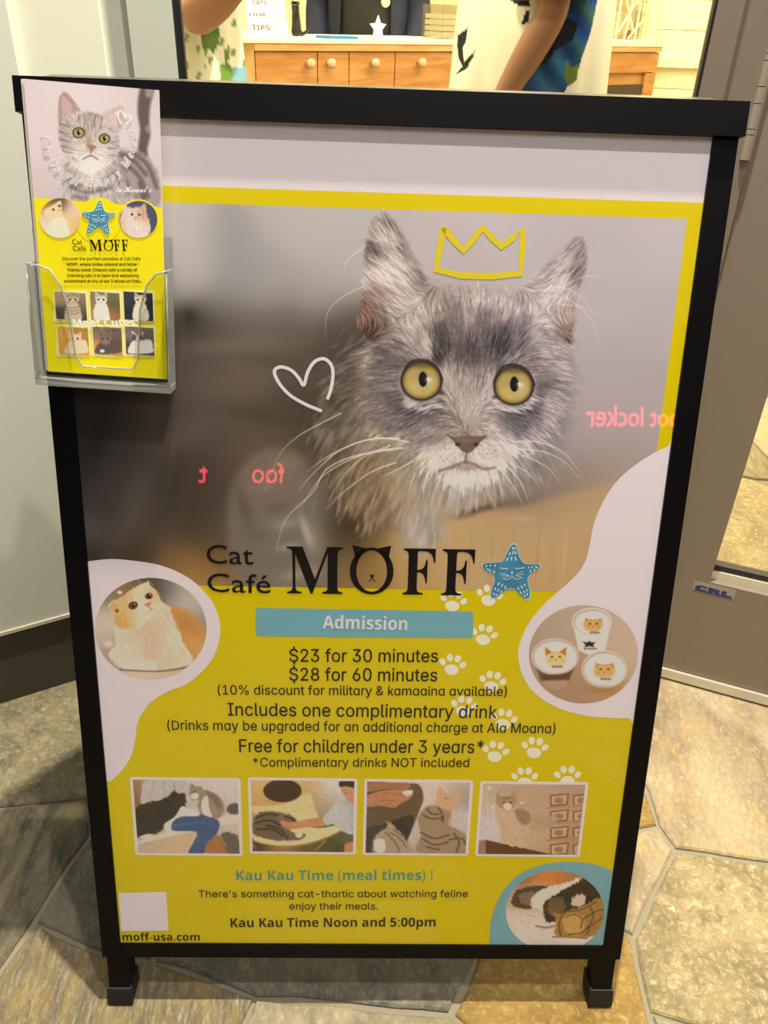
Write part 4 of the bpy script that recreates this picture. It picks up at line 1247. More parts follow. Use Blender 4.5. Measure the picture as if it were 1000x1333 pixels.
c.poly_img([Y(*p) for p in ((160,470),(170,600),(120,680),(200,770),(340,790),(520,790),(660,770),(730,740),(690,640),(640,540),(590,420),(540,350),(400,380),(250,430))], body, 1.5, fz, 2)
head = c.rbf([Y(*p[:2]) + (p[2],) for p in ((260,250,(206,156,92)),(200,330,(212,166,104)),(160,300,(224,190,150)),(220,410,(206,158,96)),(200,450,(204,160,104)),(320,240,(222,206,188)),(340,300,(224,208,192)),(300,380,(216,186,146)),(360,390,(220,198,172)),(420,250,(214,182,136)),(470,250,(208,164,104)),(500,300,(222,204,184)),(460,360,(214,196,176)),(420,180,(222,200,176)),(140,330,(230,190,166)),(400,340,(224,208,194)),(340,450,(212,190,166)),(500,380,(206,182,156)))], 8) + ((fz - .5) * 18)[..., None]
c.poly_img([Y(*p) for p in ((120,320),(150,290),(230,250),(280,205),(340,180),(410,142),(425,175),(455,205),(485,240),(500,290),(560,330),(560,380),(500,410),(430,430),(340,480),(240,490),(175,470),(150,400),(125,345))], head, 1.2, fz, 1.5)
c.poly([Y(115,335), Y(160,295), Y(195,330), Y(190,380), Y(150,360)], (214,160,112), 1.3); c.ell(*Y(180,360), 2.6, 2.2, (120,74,40), 1.2)
for e, rx in ((Y(297,322), 6.2), (Y(411,254), 5)):
    c.ell(*e, rx, rx * .8, (74,46,36), 1, ang=-18); c.ell(e[0], e[1], rx * .7, rx * .6, (120,70,44), .8); c.ell(e[0] + .4, e[1], 2, 2.6, (20,14,14), .7); c.ell(e[0] + 1.6, e[1] - 1.6, .9, .8, (240,230,220), .5)
c.poly([Y(375,322), Y(395,302), Y(428,298), Y(425,318), Y(405,330)], (196,118,112), 1)
c.line([Y(410,330), Y(425,345), Y(415,365), Y(395,385)], 1.4, (150,104,88), .8); c.line([Y(425,345), Y(460,352)], 1.3, (150,104,88), .7)
for P in ([(350,400),(330,450),(322,490)], [(370,410),(350,470),(352,500)], [(390,400),(380,450)], [(430,160),(445,185)], [(350,150),(365,190)], [(330,130),(345,180)]): c.line([Y(*p) for p in P], .9, (240,230,220), .7)
for e in ((275,745), (405,758)): c.ell(*Y(*e), 12.5, 7, (228,212,194), 1.5); 
for x in (255,290,385,420): c.line([Y(x,740), Y(x+3,778)], 1, (190,166,142), .6)
c.line([Y(200,785), Y(345,795), Y(520,795), Y(700,765)], 2.4, (92,72,56), .7, taper=False)
c.grid('printed_photo', 4, pm, poster, (196.5, 818, 72.5, 66))

# three cups of latte in the right round picture
c = canvas_px(PP, 684, 836, 782, 922, 210)
def X(x, y): return (680 + .16 * x, 780 + .16 * y)
c.a = c.rbf([X(*p[:2]) + (p[2],) for p in ((150,280,(166,146,128)),(300,120,(172,154,138)),(500,60,(176,158,142)),(800,200,(184,164,148)),(900,400,(190,170,152)),(900,600,(186,164,144)),(460,560,(168,140,116)),(450,760,(160,130,104)),(250,780,(152,122,98)),(760,780,(158,132,106)),(100,600,(158,138,120)))], 26)
def cup(cx, cy, rx, ry, hgt, tp, side, rim):
    a = [(cx - rx * .97, cy + 10), (cx - rx * tp, cy + hgt), (cx, cy + hgt + ry * .45), (cx + rx * tp, cy + hgt), (cx + rx * .97, cy + 10)]
    c.poly([X(*p) for p in a], side, 1.3)
    c.ell(*X(cx, cy), rx * .16 + .8, ry * .16 + .8, rim, .8); c.ell(*X(cx, cy), rx * .16 - .6, ry * .16 - .8, (172,166,162), .8); c.ell(*X(cx + 4, cy + 6), rx * .16 - 2.2, ry * .16 - 2.4, (206,202,204), 1)
cup(566, 185, 158, 112, 230, .70, (208,200,190), (216,208,200))
c.poly([X(*p) for p in ((487,342),(525,352),(545,338),(563,352),(600,345),(578,366),(582,390),(545,380),(508,390),(512,366))], (40,36,36), .6)
for x in (505, 535, 560, 585): c.line([X(x, 398), X(x + 14, 404)], 1.6, (40,36,36), .8, taper=False)
cup(266, 465, 188, 145, 190, .64, (112,78,54), (198,188,178))
c.poly([X(*p) for p in ((165,655),(370,655),(350,712),(270,735),(185,712))], (168,140,118), 1.5)
c.poly([X(*p) for p in ((160,620),(390,600),(370,650),(170,662))], (84,56,40), 2.5, .7)
cup(668, 568, 182, 150, 190, .74, (172,134,94), (204,194,182))
c.glow(*X(640,740), 20, 6, (150,112,74), .7)
for (x, y, s, col) in ((577, 200, 1.0, (206,164,104)), (272, 470, 1.12, (204,160,98)), (668, 570, 1.12, (206,166,104))):
    def K(a, b): return X(x + a * s, y + b * s)
    if x == 272:
        c.poly([K(-80,-75), K(-50,-60), K(-25,-40), K(20,-40), K(45,-60), K(75,-80), K(78,-20), K(80,40), K(40,68), K(-40,68), K(-70,40), K(-80,-20)], (226,190,140), 1)
        for sx in (-1, 1): c.poly([K(sx*78,-72), K(sx*28,-38), K(sx*72,-10)], (170,112,60), 1)
    else:
        c.poly([K(-62,-50), K(-30,-36), K(30,-36), K(72,-44), K(80,10), K(60,50), K(0,62), K(-66,48), K(-82,8)], col, 1.2)
        for sx in (-1, 1): c.poly([K(sx*66,-48), K(sx*26,-34), K(sx*62,-8)], (186,138,80), 1)
    for sx in (-1, 1):
        c.ell(*K(sx * 28, -2), 2.2, 1.5, (128,84,46), .7); c.line([K(sx*50,20), K(sx*20,30)], 1.2, (150,100,56), .6); c.line([K(sx*14,-35), K(sx*16,-16)], 1.4, (150,98,52), .6)
    c.poly([K(-9,16), K(9,16), K(0,28)], (130,80,46), .7)
    for k in range(6): c.line([K(-28 + 13 * k, 72), K(-20 + 13 * k, 62 + 6 * (k % 2)), K(-17 + 13 * k, 74)], 1.1, (70,52,40), .8, taper=False)
c.grid('printed_photo', 4, pm, poster, (759.7, 851.4, 71, 64))

# cats eating, in the round picture of the blue corner
c = canvas_px(PP, 655, 792, 1128, 1232, 190)
def Wc(x, y): return (460 + .4 * x, 1100 + .4 * y)
c.a = c.rbf([Wc(*p[:2]) + (p[2],) for p in ((560,100,(150,104,60)),(640,95,(206,124,60)),(660,120,(196,116,58)),(700,100,(150,110,80)),(520,180,(180,156,136)),(520,240,(206,192,184)),(560,290,(208,196,192)),(620,300,(204,192,188)),(600,160,(190,180,166)),(700,320,(204,194,190)),(800,200,(104,90,62)))], 12)
fz = c.hair([Wc(600,150)+(.6,1), Wc(760,240)+(-.5,1), Wc(800,150)+(.3,1)], 6, 1.1, 8)
def wp(P, col, soft=1.2, al=1, am=2): c.poly([Wc(*p) for p in P], col, soft, al, fz, am, smooth=True)
wp(((515,190),(530,150),(570,135),(630,132),(640,160),(600,180),(580,205),(545,205)), (72,58,42)); wp(((540,160),(590,150),(580,190),(550,190)), (116,98,74))
wp(((580,200),(590,160),(640,135),(700,120),(740,110),(700,190),(640,210)), (208,202,190))
wp(((625,245),(620,190),(660,160),(720,125),(765,105),(810,150),(815,200),(760,215),(700,235),(650,250)), (38,30,24))
wp(((630,215),(640,175),(680,170),(690,205),(660,235)), (96,80,56)); wp(((710,190),(720,165),(750,160),(755,190),(730,200)), (196,180,166))
wp(((655,290),(660,235),(640,205),(680,218),(750,195),(810,170),(820,230),(800,280),(760,300),(690,305)), (150,116,66))
wp(((690,280),(680,240),(720,220),(750,235),(750,275),(720,295)), (184,146,88), 2)
for P in ([(680,225),(670,260),(675,295)], [(700,215),(740,210),(790,185)], [(750,240),(790,215),(812,210)], [(760,270),(790,250),(810,235)], [(690,235),(720,225),(745,240),(740,270)], [(700,290),(740,285),(770,260)], [(770,200),(780,230),(760,290)], [(650,215),(690,222)]): c.line([Wc(*p) for p in P], 2, (72,52,28), .75, taper=False)
c.line([Wc(595,262), Wc(625,268), Wc(655,262)], 3.4, (150,116,92), .9, taper=False); c.line([Wc(598,256), Wc(650,254)], 1.6, (228,220,214), .9, taper=False)
c.line([Wc(570,228), Wc(600,236)], 1.4, (150,136,126), .8); c.line([Wc(650,298), Wc(700,306), Wc(760,302)], 2.2, (96,70,44), .9, taper=False); c.poly([Wc(655,300), Wc(765,305), Wc(740,322), Wc(680,322)], (220,212,206), 1.2)
c.a *= 1 + (fz[..., None] - .5) * .12
c.grid('printed_photo', 4, pm, poster, (722.5, 1186, 64, 53, -.0017))

# the row of four framed photographs
FR = [[(169, 1012), (314, 1012), (315, 1113), (176.5, 1114)], [(323, 1012.5), (465, 1012.5), (464, 1111.5), (325, 1112)],
      [(474.5, 1014), (616, 1015), (610, 1114), (472, 1112.5)], [(625.5, 1016), (766, 1018.5), (755, 1116), (618.5, 1114)]]
def framed(i, nx=170):
    q = PP.st(FR[i])
    s0, s1 = (q[0, 0] + q[3, 0]) / 2, (q[1, 0] + q[2, 0]) / 2
    t1, t0 = (q[0, 1] + q[1, 1]) / 2, (q[2, 1] + q[3, 1]) / 2
    e = .0036
    inset_poly('photo_frame', PP, rrect([(s0, t0), (s1, t0), (s1, t1), (s0, t1)], .004), 3, ink_white, poster)
    return Canvas(PP, s0 + e, s1 - e, t0 + e, t1 - e, nx)
# 1: black-and-white cat meets a tabby on somebody's lap
c = framed(0)
def A(x, y): return (150 + .33 * x, 1000 + .33 * y)
def ap(P, col, soft=1.2, al=1, am=0, fz=None): c.poly([A(*p) for p in P], col, soft, al, fz, am, smooth=True)
c.a = c.rbf([A(*p[:2]) + (p[2],) for p in ((85,80,(140,100,62)),(85,150,(130,96,64)),(150,70,(176,168,162)),(300,60,(196,188,184)),(420,60,(202,194,188)),(480,130,(198,188,182)),(450,180,(190,180,174)),(480,200,(196,186,178)),(150,310,(190,168,140)),(240,300,(196,172,142)),(100,290,(176,166,156)),(470,240,(190,178,168)),(420,230,(186,174,164)),(300,150,(190,182,178)))], 14)
fz = c.hair([A(150,180)+(1,.4), A(350,120)+(.5,1), A(450,280)+(.6,1)], 6, 1.1, 6)
ap(((110,150),(105,90),(125,45),(270,45),(280,110),(290,160),(220,180)), (182,178,176), 1.5); 
for P in ([(150,60),(140,120)], [(190,55),(200,110)], [(230,60),(250,130)]): c.line([A(*p) for p in P], 2.5, (150,146,146), .6)
ap(((85,290),(200,250),(240,215),(440,185),(495,190),(495,212),(420,225),(240,262),(85,300)), (206,196,186), 1.2)
ap(((200,215),(260,185),(350,180),(410,210),(400,260),(370,290),(350,335),(290,335),(310,290),(320,250),(230,245)), (56,84,128), 1.5); c.line([A(235,225), A(330,215), A(390,230)], 4, (78,108,152), .6); c.line([A(330,260), A(318,330)], 4, (74,102,146), .5)
ap(((80,265),(80,160),(130,135),(180,125),(215,105),(232,85),(248,98),(280,100),(278,140),(270,175),(240,200),(200,215),(180,250),(120,262)), (44,40,40), 1.2, 1, 2, fz)
ap(((235,190),(262,150),(285,158),(330,172),(325,188),(262,190),(225,215),(222,262),(205,255),(195,220)), (214,208,206), 1.2); ap(((100,268),(130,258),(150,266),(140,274),(105,274)), (206,200,198))
ap(((292,95),(296,62),(315,70),(340,72),(352,85),(390,95),(425,130),(432,170),(405,200),(370,190),(340,180),(325,150),(330,125),(305,125)), (146,130,118), 1.2, 1, 2, fz)
ap(((300,105),(318,95),(330,108),(318,122),(303,118)), (214,206,200)); ap(((345,120),(365,110),(372,160),(385,190),(355,185),(340,160)), (206,198,192)); ap(((360,90),(400,110),(420,150),(400,150)), (104,92,84), 2, .7, 2, fz)
c.ell(*A(313, 92), 1.3, 1.1, (40,36,30), .5)
ap(((365,335),(360,300),(400,265),(430,285),(440,335)), (156,108,66), 1.5, 1, 2, fz); ap(((415,265),(440,250),(480,265),(495,300),(495,335),(445,335),(430,290)), (94,88,84), 1.5, 1, 2, fz); ap(((440,160),(455,140),(492,140),(492,178),(450,178)), (86,82,82), 1.5, 1, 1, fz)
c.a *= 1 + (fz[..., None] - .5) * .10
c.grid('printed_photo', 4, pm, poster)
# 2: tabby asleep in a hanging cushion, a child reaches over
c = framed(1)
c.a = c.rbf([A(*p[:2]) + (p[2],) for p in ((560,80,(206,170,112)),(560,140,(190,150,96)),(780,70,(198,162,108)),(780,120,(192,156,104)),(850,90,(206,200,204)),(850,60,(214,208,212)),(900,100,(190,184,186)),(840,140,(150,140,126)),(870,300,(66,72,40)),(850,280,(84,84,46)),(650,320,(156,118,70)),(560,310,(70,52,36)),(750,320,(96,76,44)),(920,260,(96,96,98)))], 14)
fz = c.hair([A(600,230)+(1,.3), A(700,260)+(.6,.8)], 6, 1.1, 7)
c.ell(*A(660, 88), 25, 15, (58,38,26), 1.2)
ap(((538,150),(640,145),(700,130),(765,98),(785,150),(800,210),(700,220),(560,180)), (214,192,142), 1.2); c.line([A(780,150), A(700,170), A(640,175)], 2, (186,160,110), .7)
ap(((542,275),(545,200),(640,190),(720,215),(800,235),(905,220),(880,250),(780,290),(680,305),(590,298)), (216,196,150), 1.2); c.line([A(545,285), A(600,300), A(690,308), A(790,292), A(890,248)], 2.2, (164,130,76), .8, taper=False)
ap(((542,255),(545,200),(570,175),(620,168),(690,185),(715,205),(700,215),(690,250),(750,258),(735,280),(660,285),(590,275)), (104,88,70), 1.2, 1, 2, fz)
for P in ([(560,195),(600,180),(660,190)], [(555,215),(610,205),(650,225)], [(560,240),(620,240),(660,265)], [(600,225),(650,240),(680,275)], [(640,185),(690,195),(712,212)]): c.line([A(*p) for p in P], 3, (46,38,32), .75, taper=False)
c.ell(*A(725, 262), 5, 4, (206,196,182), 1); ap(((640,190),(660,178),(668,200),(650,215)), (120,98,80), 1)
ap(((655,205),(700,212),(790,195),(825,200),(830,225),(760,232),(690,240),(660,228)), (186,132,98), 1.2)
ap(((820,195),(850,160),(890,120),(945,120),(945,250),(900,250),(860,220),(835,225)), (182,184,186), 1.3); ap(((890,130),(920,160),(925,240),(945,240),(945,130)), (164,168,172), 2, .7)
ap(((890,60),(892,90),(905,105),(920,130),(945,140),(945,55),(900,50)), (190,138,104), 1.2); ap(((885,72),(890,48),(945,46),(945,75),(910,70)), (46,32,24), 1.2); c.line([A(905,95), A(922,98)], 1.2, (120,70,54), .8)
ap(((900,320),(905,300),(945,290),(945,332),(905,332)), (184,130,94), 1.2); ap(((870,300),(860,332),(900,332),(900,300)), (60,66,44), 2)
c.line([A(545,300), A(560,330)], 3, (150,110,60), .8); c.line([A(830,285), A(780,332)], 3, (170,132,78), .8)
c.a *= 1 + (fz[..., None] - .5) * .10
c.grid('printed_photo', 4, pm, poster)
# 3: a hand with a treat, three tabbies looking up
c = framed(2)
def Bq(x, y): return (460 + .32 * x, 1000 + .32 * y)
def bp_(P, col, soft=1.2, al=1, am=0, fz=None): c.poly([Bq(*p) for p in P], col, soft, al, fz, am, smooth=True)
c.a = c.rbf([Bq(*p[:2]) + (p[2],) for p in ((300,80,(198,186,178)),(330,60,(204,192,184)),(430,80,(188,174,162)),(460,120,(150,138,130)),(440,200,(196,186,186)),(460,240,(190,182,186)),(250,260,(186,176,176)),(240,330,(170,160,154)),(120,200,(78,68,56)),(90,260,(46,42,44)),(430,260,(180,172,174)))], 14)
fz = c.hair([Bq(340,240)+(.1,1), Bq(150,290)+(.6,1), Bq(390,110)+(.4,1)], 6, 1.1, 9)
bp_(((55,270),(55,140),(240,60),(285,110),(265,180),(215,290),(180,250),(100,250)), (92,78,62), 1.5); bp_(((60,345),(55,250),(130,225),(240,190),(225,280),(180,345)), (48,46,50), 1.5)
bp_(((55,155),(55,112),(120,90),(200,85),(238,95),(235,118),(190,145),(165,160),(110,152)), (176,124,94), 1.2); bp_(((55,95),(60,58),(150,58),(225,60),(222,85),(150,82)), (156,108,84), 1.2); bp_(((200,95),(238,88),(240,102),(215,112)), (226,218,206), .8)
for P in ([(120,100),(180,104),(225,104)], [(110,130),(180,128)], [(170,60),(220,72)]): c.line([Bq(*p) for p in P], 1.6, (128,84,62), .7)
bp_(((280,200),(330,140),(350,75),(380,102),(410,105),(432,95),(425,140),(400,180),(395,230),(330,240)), (196,160,128), 1.2, 1, 2, fz); c.line([Bq(372,120), Bq(395,124)], 1.2, (110,80,60), .7)
bp_(((265,345),(275,270),(262,200),(300,155),(330,150),(370,165),(398,180),(390,230),(460,270),(462,345)), (150,130,108), 1.3, 1, 2, fz)
for P in ([(300,165),(320,185),(350,185)], [(285,190),(320,205),(365,200)], [(275,260),(330,285),(390,270)], [(280,285),(330,310),(385,300)], [(300,320),(350,330)], [(410,265),(430,300),(420,340)], [(345,160),(360,180),(365,215)], [(390,290),(440,285),(458,310)]): c.line([Bq(*p) for p in P], 3, (82,66,52), .7, taper=False)
bp_(((80,320),(85,285),(110,255),(135,240),(138,215),(165,235),(200,270),(235,320),(235,345),(90,345)), (160,144,122), 1.2, 1, 2, fz); bp_(((85,330),(90,290),(125,290),(130,330),(110,345)), (206,198,188), 1.5); bp_(((140,220),(165,240),(150,255)), (176,136,116), .9)
for P in ([(150,262),(190,285),(215,320)], [(165,250),(205,280)], [(130,260),(170,300),(190,340)]): c.line([Bq(*p) for p in P], 2.4, (92,78,62), .6, taper=False)
c.a *= 1 + (fz[..., None] - .5) * .10
c.grid('printed_photo', 4, pm, poster)
# 4: cat on a ledge by a wall of small frames
c = framed(3)
c.a = c.rbf([Bq(*p[:2]) + (p[2],) for p in ((530,80,(186,166,148)),(530,150,(190,174,164)),(530,240,(196,188,196)),(540,280,(190,184,194)),(650,80,(176,152,130)),(750,120,(178,154,132)),(760,200,(180,156,134)),(760,300,(184,160,138)),(720,270,(180,158,138)),(820,75,(172,148,126)),(920,75,(168,142,118)),(820,330,(170,142,114)),(930,330,(160,130,102)))], 16)
fz = c.hair([Bq(620,200)+(.1,1), Bq(700,230)+(.4,1), Bq(770,215)+(1,.1)], 6, 1.1, 12)
for p in ((552,80),(685,140),(568,158)): c.ell(*Bq(*p), 2.6, 1.6, (232,218,202), 1)
for row, y in enumerate((100, 165, 232, 300)):
    for k, x in enumerate((800, 893)):
        q = [Bq(x, y + 8), Bq(x + 78, y), Bq(x + 72, y + 50), Bq(x, y + 56)]
        c.poly(q, (128,92,64), .9); c.poly([Bq(x + 7, y + 14), Bq(x + 70, y + 7), Bq(x + 65, y + 43), Bq(x + 7, y + 48)], (186,160,140), .9); c.ell(*Bq(x + 36, y + 30), 6, 4, (140,116,98), 1.5)
    c.line([Bq(790, y + 62), Bq(945, y + 50)], 3.4, (176,128,84), .9, taper=False)
c.poly([Bq(537,290), Bq(810,350), Bq(537,352)], (84,52,36), 1); c.poly([Bq(505,295), Bq(537,290), Bq(537,352), Bq(500,352)], (150,116,90), 1)
bp_(((680,190),(740,195),(800,188),(835,205),(800,240),(730,250),(700,235)), (172,146,120), 3, .9, 3, fz)
bp_(((580,200),(582,150),(600,135),(650,140),(665,155),(700,165),(725,200),(720,250),(700,280),(690,320),(668,318),(665,270),(655,312),(635,312),(630,280),(622,305),(600,300),(598,250)), (190,166,140), 1.2, 1, 2, fz)
bp_(((660,165),(710,175),(722,215),(700,230),(670,210)), (122,98,76), 2, .7, 2, fz)
bp_(((582,140),(584,98),(604,115),(632,115),(655,96),(660,135),(650,160),(625,168),(598,160)), (158,132,106), 1, 1, 1, fz); bp_(((610,150),(625,140),(645,150),(640,165),(620,168)), (214,198,180), 1)
for x in (612, 640): c.ell(*Bq(x, 138), 1.3, 1.2, (60,46,34), .5)
for P in ([(612,116),(614,128)], [(622,116),(623,128)], [(633,116),(632,128)]): c.line([Bq(*p) for p in P], 1.4, (86,66,50), .7)
c.a *= 1 + (fz[..., None] - .5) * .10
c.grid('printed_photo', 4, pm, poster)
# ------------------------------------------------------------------ clear leaflet holder hung on the board, with its leaflets
bl_, br_ = Plane(SO + sn * .016, su, sv).st([(64, 490), (217, 487)])
tl_, tr_ = Plane(SO + sn * .038, su, sv).st([(31, 108), (207, 112)])
pb = (SO + sn * .016 + su * bl_[0] + sv * bl_[1]); pb2 = (SO + sn * .016 + su * br_[0] + sv * br_[1])
pt = (SO + sn * .038 + su * tl_[0] + sv * tl_[1]); pt2 = (SO + sn * .038 + su * tr_[0] + sv * tr_[1])
mb, mt = (pb + pb2) / 2, (pt + pt2) / 2
ley = unit(mt - mb)
lex = unit((pb2 - pb) + (pt2 - pt)); lex = unit(lex - ley * (lex @ ley))
LP = Plane(mb, lex, ley)
LH = np.linalg.norm(mt - mb)
LW = (np.linalg.norm(pb2 - pb) + np.linalg.norm(pt2 - pt)) / 4
LFR = (mb, lex, ley, LP.n)
leaf_white = mat('leaflet_paper', (214, 208, 196), .5, k=1.25, spec=.2)
for k in range(3):
    d = .0011 * (k + 1)
    sh = (-.0012 * (k + 1), .0003 * ((k * 7) % 3))
    o = box('leaflet', (-LW + sh[0], sh[1], -d - .00085), (LW + sh[0], LH + sh[1] - .0004 * k, -d + .0001), leaf_white, None, tuple(mb), frame=LFR, bevel=0)
    tag(o, 'paper leaflet in the clear holder, hidden behind the front leaflet', 'leaflet', 'leaflets stacked behind the front one')
leaf = thing('leaflet', tuple(mb), 'front leaflet with a tabby kitten above a yellow half, in the clear holder', 'leaflet')
sheet = box('sheet', (-LW, 0, -.0009), (LW, LH, 0), leaf_white, leaf, frame=LFR, bevel=0)
lyel = mat('bright_yellow_ink', (226, 214, 22), .5, k=1.3, spec=.2)
yv = LP.st([(45, 262), (212, 265)])[:, 1].mean()
inset_poly('yellow_field', LP, [(-LW, .0001), (LW, .0001), (LW, yv), (-LW, yv)], 1, lyel, sheet)
# the kitten photograph
c = Canvas(LP, -LW, LW, yv, LH, 220)
def T(x, y): return (.24 * x, 90 + .24 * y)
c.a = c.rbf([T(*p[:2]) + (p[2],) for p in ((150,100,(186,176,180)),(250,150,(192,182,188)),(220,350,(196,184,190)),(250,600,(190,178,184)),(200,700,(182,170,174)),(320,680,(176,166,168)),(450,150,(194,184,190)),(600,120,(192,184,188)),(700,150,(182,174,178)),(720,300,(188,180,186)),(830,300,(190,182,188)),(850,150,(170,162,166)),(860,420,(184,176,180)),(870,560,(180,172,176)),(870,720,(178,168,170)),(690,330,(190,182,186)),(130,400,(190,178,184)))], 26)
def tp(P, col, soft=1.4, al=1, fz=None, am=0): c.poly([T(*p) for p in P], col, soft, al, fz, am, smooth=True)
tfl = [T(*p[:2]) + p[2:] for p in ((485,420,0,-1),(485,300,0,-1),(400,280,-.4,-1),(580,300,.5,-1),(360,380,-1,0),(620,400,1,0),(370,460,-1,.4),(610,480,1,.4),(480,560,0,1),(430,640,-.2,1),(600,620,.3,1),(340,180,.3,1),(630,240,-.4,1),(780,600,.7,1))]
k1, k2 = c.hair(tfl, 6, 1.0, 21), c.hair(tfl, 9, 2.2, 22)
tp(((770,85),(830,85),(832,130),(815,200),(810,300),(815,360),(800,430),(800,480),(755,470),(750,420),(760,330),(748,250),(750,160)), (88,74,76), 3); tp(((790,110),(825,105),(825,150),(795,150)), (150,140,144), 2.5, .7); tp(((790,310),(815,310),(812,345),(792,340)), (140,130,132), 2.5, .7)
tp(((640,450),(720,440),(800,480),(860,580),(860,740),(700,760),(600,760),(620,560)), (142,134,136), 3, 1, k2, 3)
for P in ([(650,460),(720,490),(790,570)], [(690,520),(760,590),(800,690)], [(730,460),(800,520),(850,640)], [(640,560),(690,620),(700,720)], [(760,620),(780,700)]): c.line([T(*p) for p in P], 6, (88,78,80), .75, taper=False, soft=2)
bod = c.rbf([T(*p[:2]) + (p[2],) for p in ((400,580,(150,144,144)),(440,700,(170,162,162)),(480,540,(208,204,204)),(520,600,(190,186,186)),(560,700,(176,170,170)),(620,580,(150,142,142)),(640,700,(160,152,152)),(380,700,(160,152,152)))], 12) + ((k1 - .5) * 40 + (k2 - .5) * 30)[..., None]
c.poly_img([T(*p) for p in ((355,500),(350,600),(370,760),(720,760),(690,620),(650,540),(620,480),(480,520))], bod, 1.6, k2, 3)
for P in ([(390,640),(480,670),(600,640)], [(380,600),(440,630)], [(560,600),(640,560)], [(400,690),(470,700)]): c.line([T(*p) for p in P], 5, (84,78,78), .55, taper=False, soft=2)
for P, ci, co in ((((315,260),(320,170),(345,122),(385,150),(430,215),(440,250),(400,290),(330,320)), (150,128,128), (196,184,186)), (((560,250),(620,210),(665,200),(670,260),(655,330),(620,350)), (176,160,162), (204,194,198))):
    tp(P, ci, 1.4, 1, k1, 1.5)
tp(((335,170),(350,150),(390,200),(380,250),(345,270)), (172,148,148), 2); tp(((590,260),(640,225),(650,280),(625,320)), (186,168,170), 2)
hd = c.rbf([T(*p[:2]) + (p[2],) for p in ((480,260,(176,168,166)),(400,270,(176,168,168)),(560,270,(184,176,176)),(340,320,(150,142,142)),(350,400,(156,148,148)),(380,460,(176,170,170)),(430,290,(160,152,150)),(540,310,(168,160,160)),(480,360,(176,166,162)),(500,400,(178,166,160)),(600,420,(172,164,164)),(610,350,(170,162,164)),(560,470,(196,190,190)),(430,480,(196,190,190)),(490,500,(208,204,204)),(420,400,(178,170,168)),(560,420,(184,176,174)),(480,540,(212,208,208)),(640,440,(160,152,154)))], 7) + ((k1 - .5) * 30 + (k2 - .5) * 22)[..., None]
c.poly_img([T(*p) for p in ((330,290),(400,240),(470,228),(550,245),(620,300),(645,360),(648,430),(620,490),(570,530),(500,570),(440,555),(380,510),(340,450),(318,380))], hd, 1.4, k1, 2)
for P, w in (([(455,245),(462,290),(450,330)], 3), ([(490,240),(490,280),(500,330)], 3), ([(520,250),(510,290),(515,320)], 3), ([(430,250),(425,285)], 2.6), ([(550,260),(545,330)], 3), ([(475,300),(485,340)], 2.2), ([(325,340),(380,355)], 2.6), ([(325,380),(390,395)], 2.6), ([(335,420),(400,430)], 2.2), ([(600,400),(640,390)], 2.4), ([(590,430),(635,430)], 2.2), ([(325,300),(375,310)], 2.4)):
    c.line([T(*p) for p in P], w * .8, (74,66,65), .62, taper=True, soft=1.2)
for P, w in (([(440,250),(436,300)], 2), ([(478,238),(474,270),(482,300)], 2), ([(505,240),(503,275),(508,310)], 2), ([(535,250),(530,300)], 2), ([(350,360),(410,372)], 2), ([(340,440),(400,455)], 2), ([(585,460),(630,470)], 2), ([(365,290),(395,320)], 2.2), ([(590,320),(625,345)], 2.2), ([(460,330),(470,390)], 2), ([(520,345),(512,395)], 2), ([(395,480),(430,500)], 1.8)):
    c.line([T(*p) for p in P], w, (92,84,82), .5, soft=1.2)
vk = c.rbf_eval([(f[0], f[1]) for f in tfl], [(f[2], f[3]) for f in tfl], 30)
rk_ = random.Random(17)
for k in range(1500):
    p_ = T(rk_.uniform(320, 660), rk_.uniform(235, 740))
    q_ = c.cc([p_])[0]
    ix, iy = int(q_[0]), int(q_[1])
    if not (0 <= ix < c.nx and 0 <= iy < c.ny): continue
    d_ = vk[iy, ix] / (np.linalg.norm(vk[iy, ix]) + 1e-9)
    c.line([p_, (p_[0] + d_[0] * 4 + rk_.uniform(-1, 1), p_[1] + d_[1] * 4)], .8, np.clip(c.a[iy, ix] + rk_.choice([34, 24, -36, -26]), 30, 235), .5, curve=False)
for x, y, r in ((427, 345, 7.2), (567, 377, 6.6)):
    e = T(x, y)
    c.ell(*e, r + 1, r * .9 + .8, (54,46,46), .9); c.ell(*e, r - .8, r * .9 - .8, (138,134,74), .8); c.glow(e[0], e[1] + 2, 4, 3, (166,162,100), .7); c.ell(e[0], e[1] - .3, 2.2, 3.6, (20,20,18), .6); c.ell(e[0] + 1.6, e[1] - 1.8, 1, .9, (230,230,220), .5)
c.glow(*T(485, 395), 5, 12, (140,112,100), .6); tp(((474,410),(524,418),(508,438),(496,444),(484,430)), (140,106,98), 1); c.line([T(495,445), T(493,470)], 1.3, (92,76,74), .8); c.line([T(450,488), T(493,470), T(530,490)], 1.6, (84,72,70), .8, taper=False)
for P in ([(420,450),(340,440)], [(420,465),(350,480)], [(570,470),(640,490)], [(570,460),(650,460)]): c.line([T(*p) for p in P], .8, (224,220,220), .6)
c.grid('printed_photo', 1, pm, sheet)
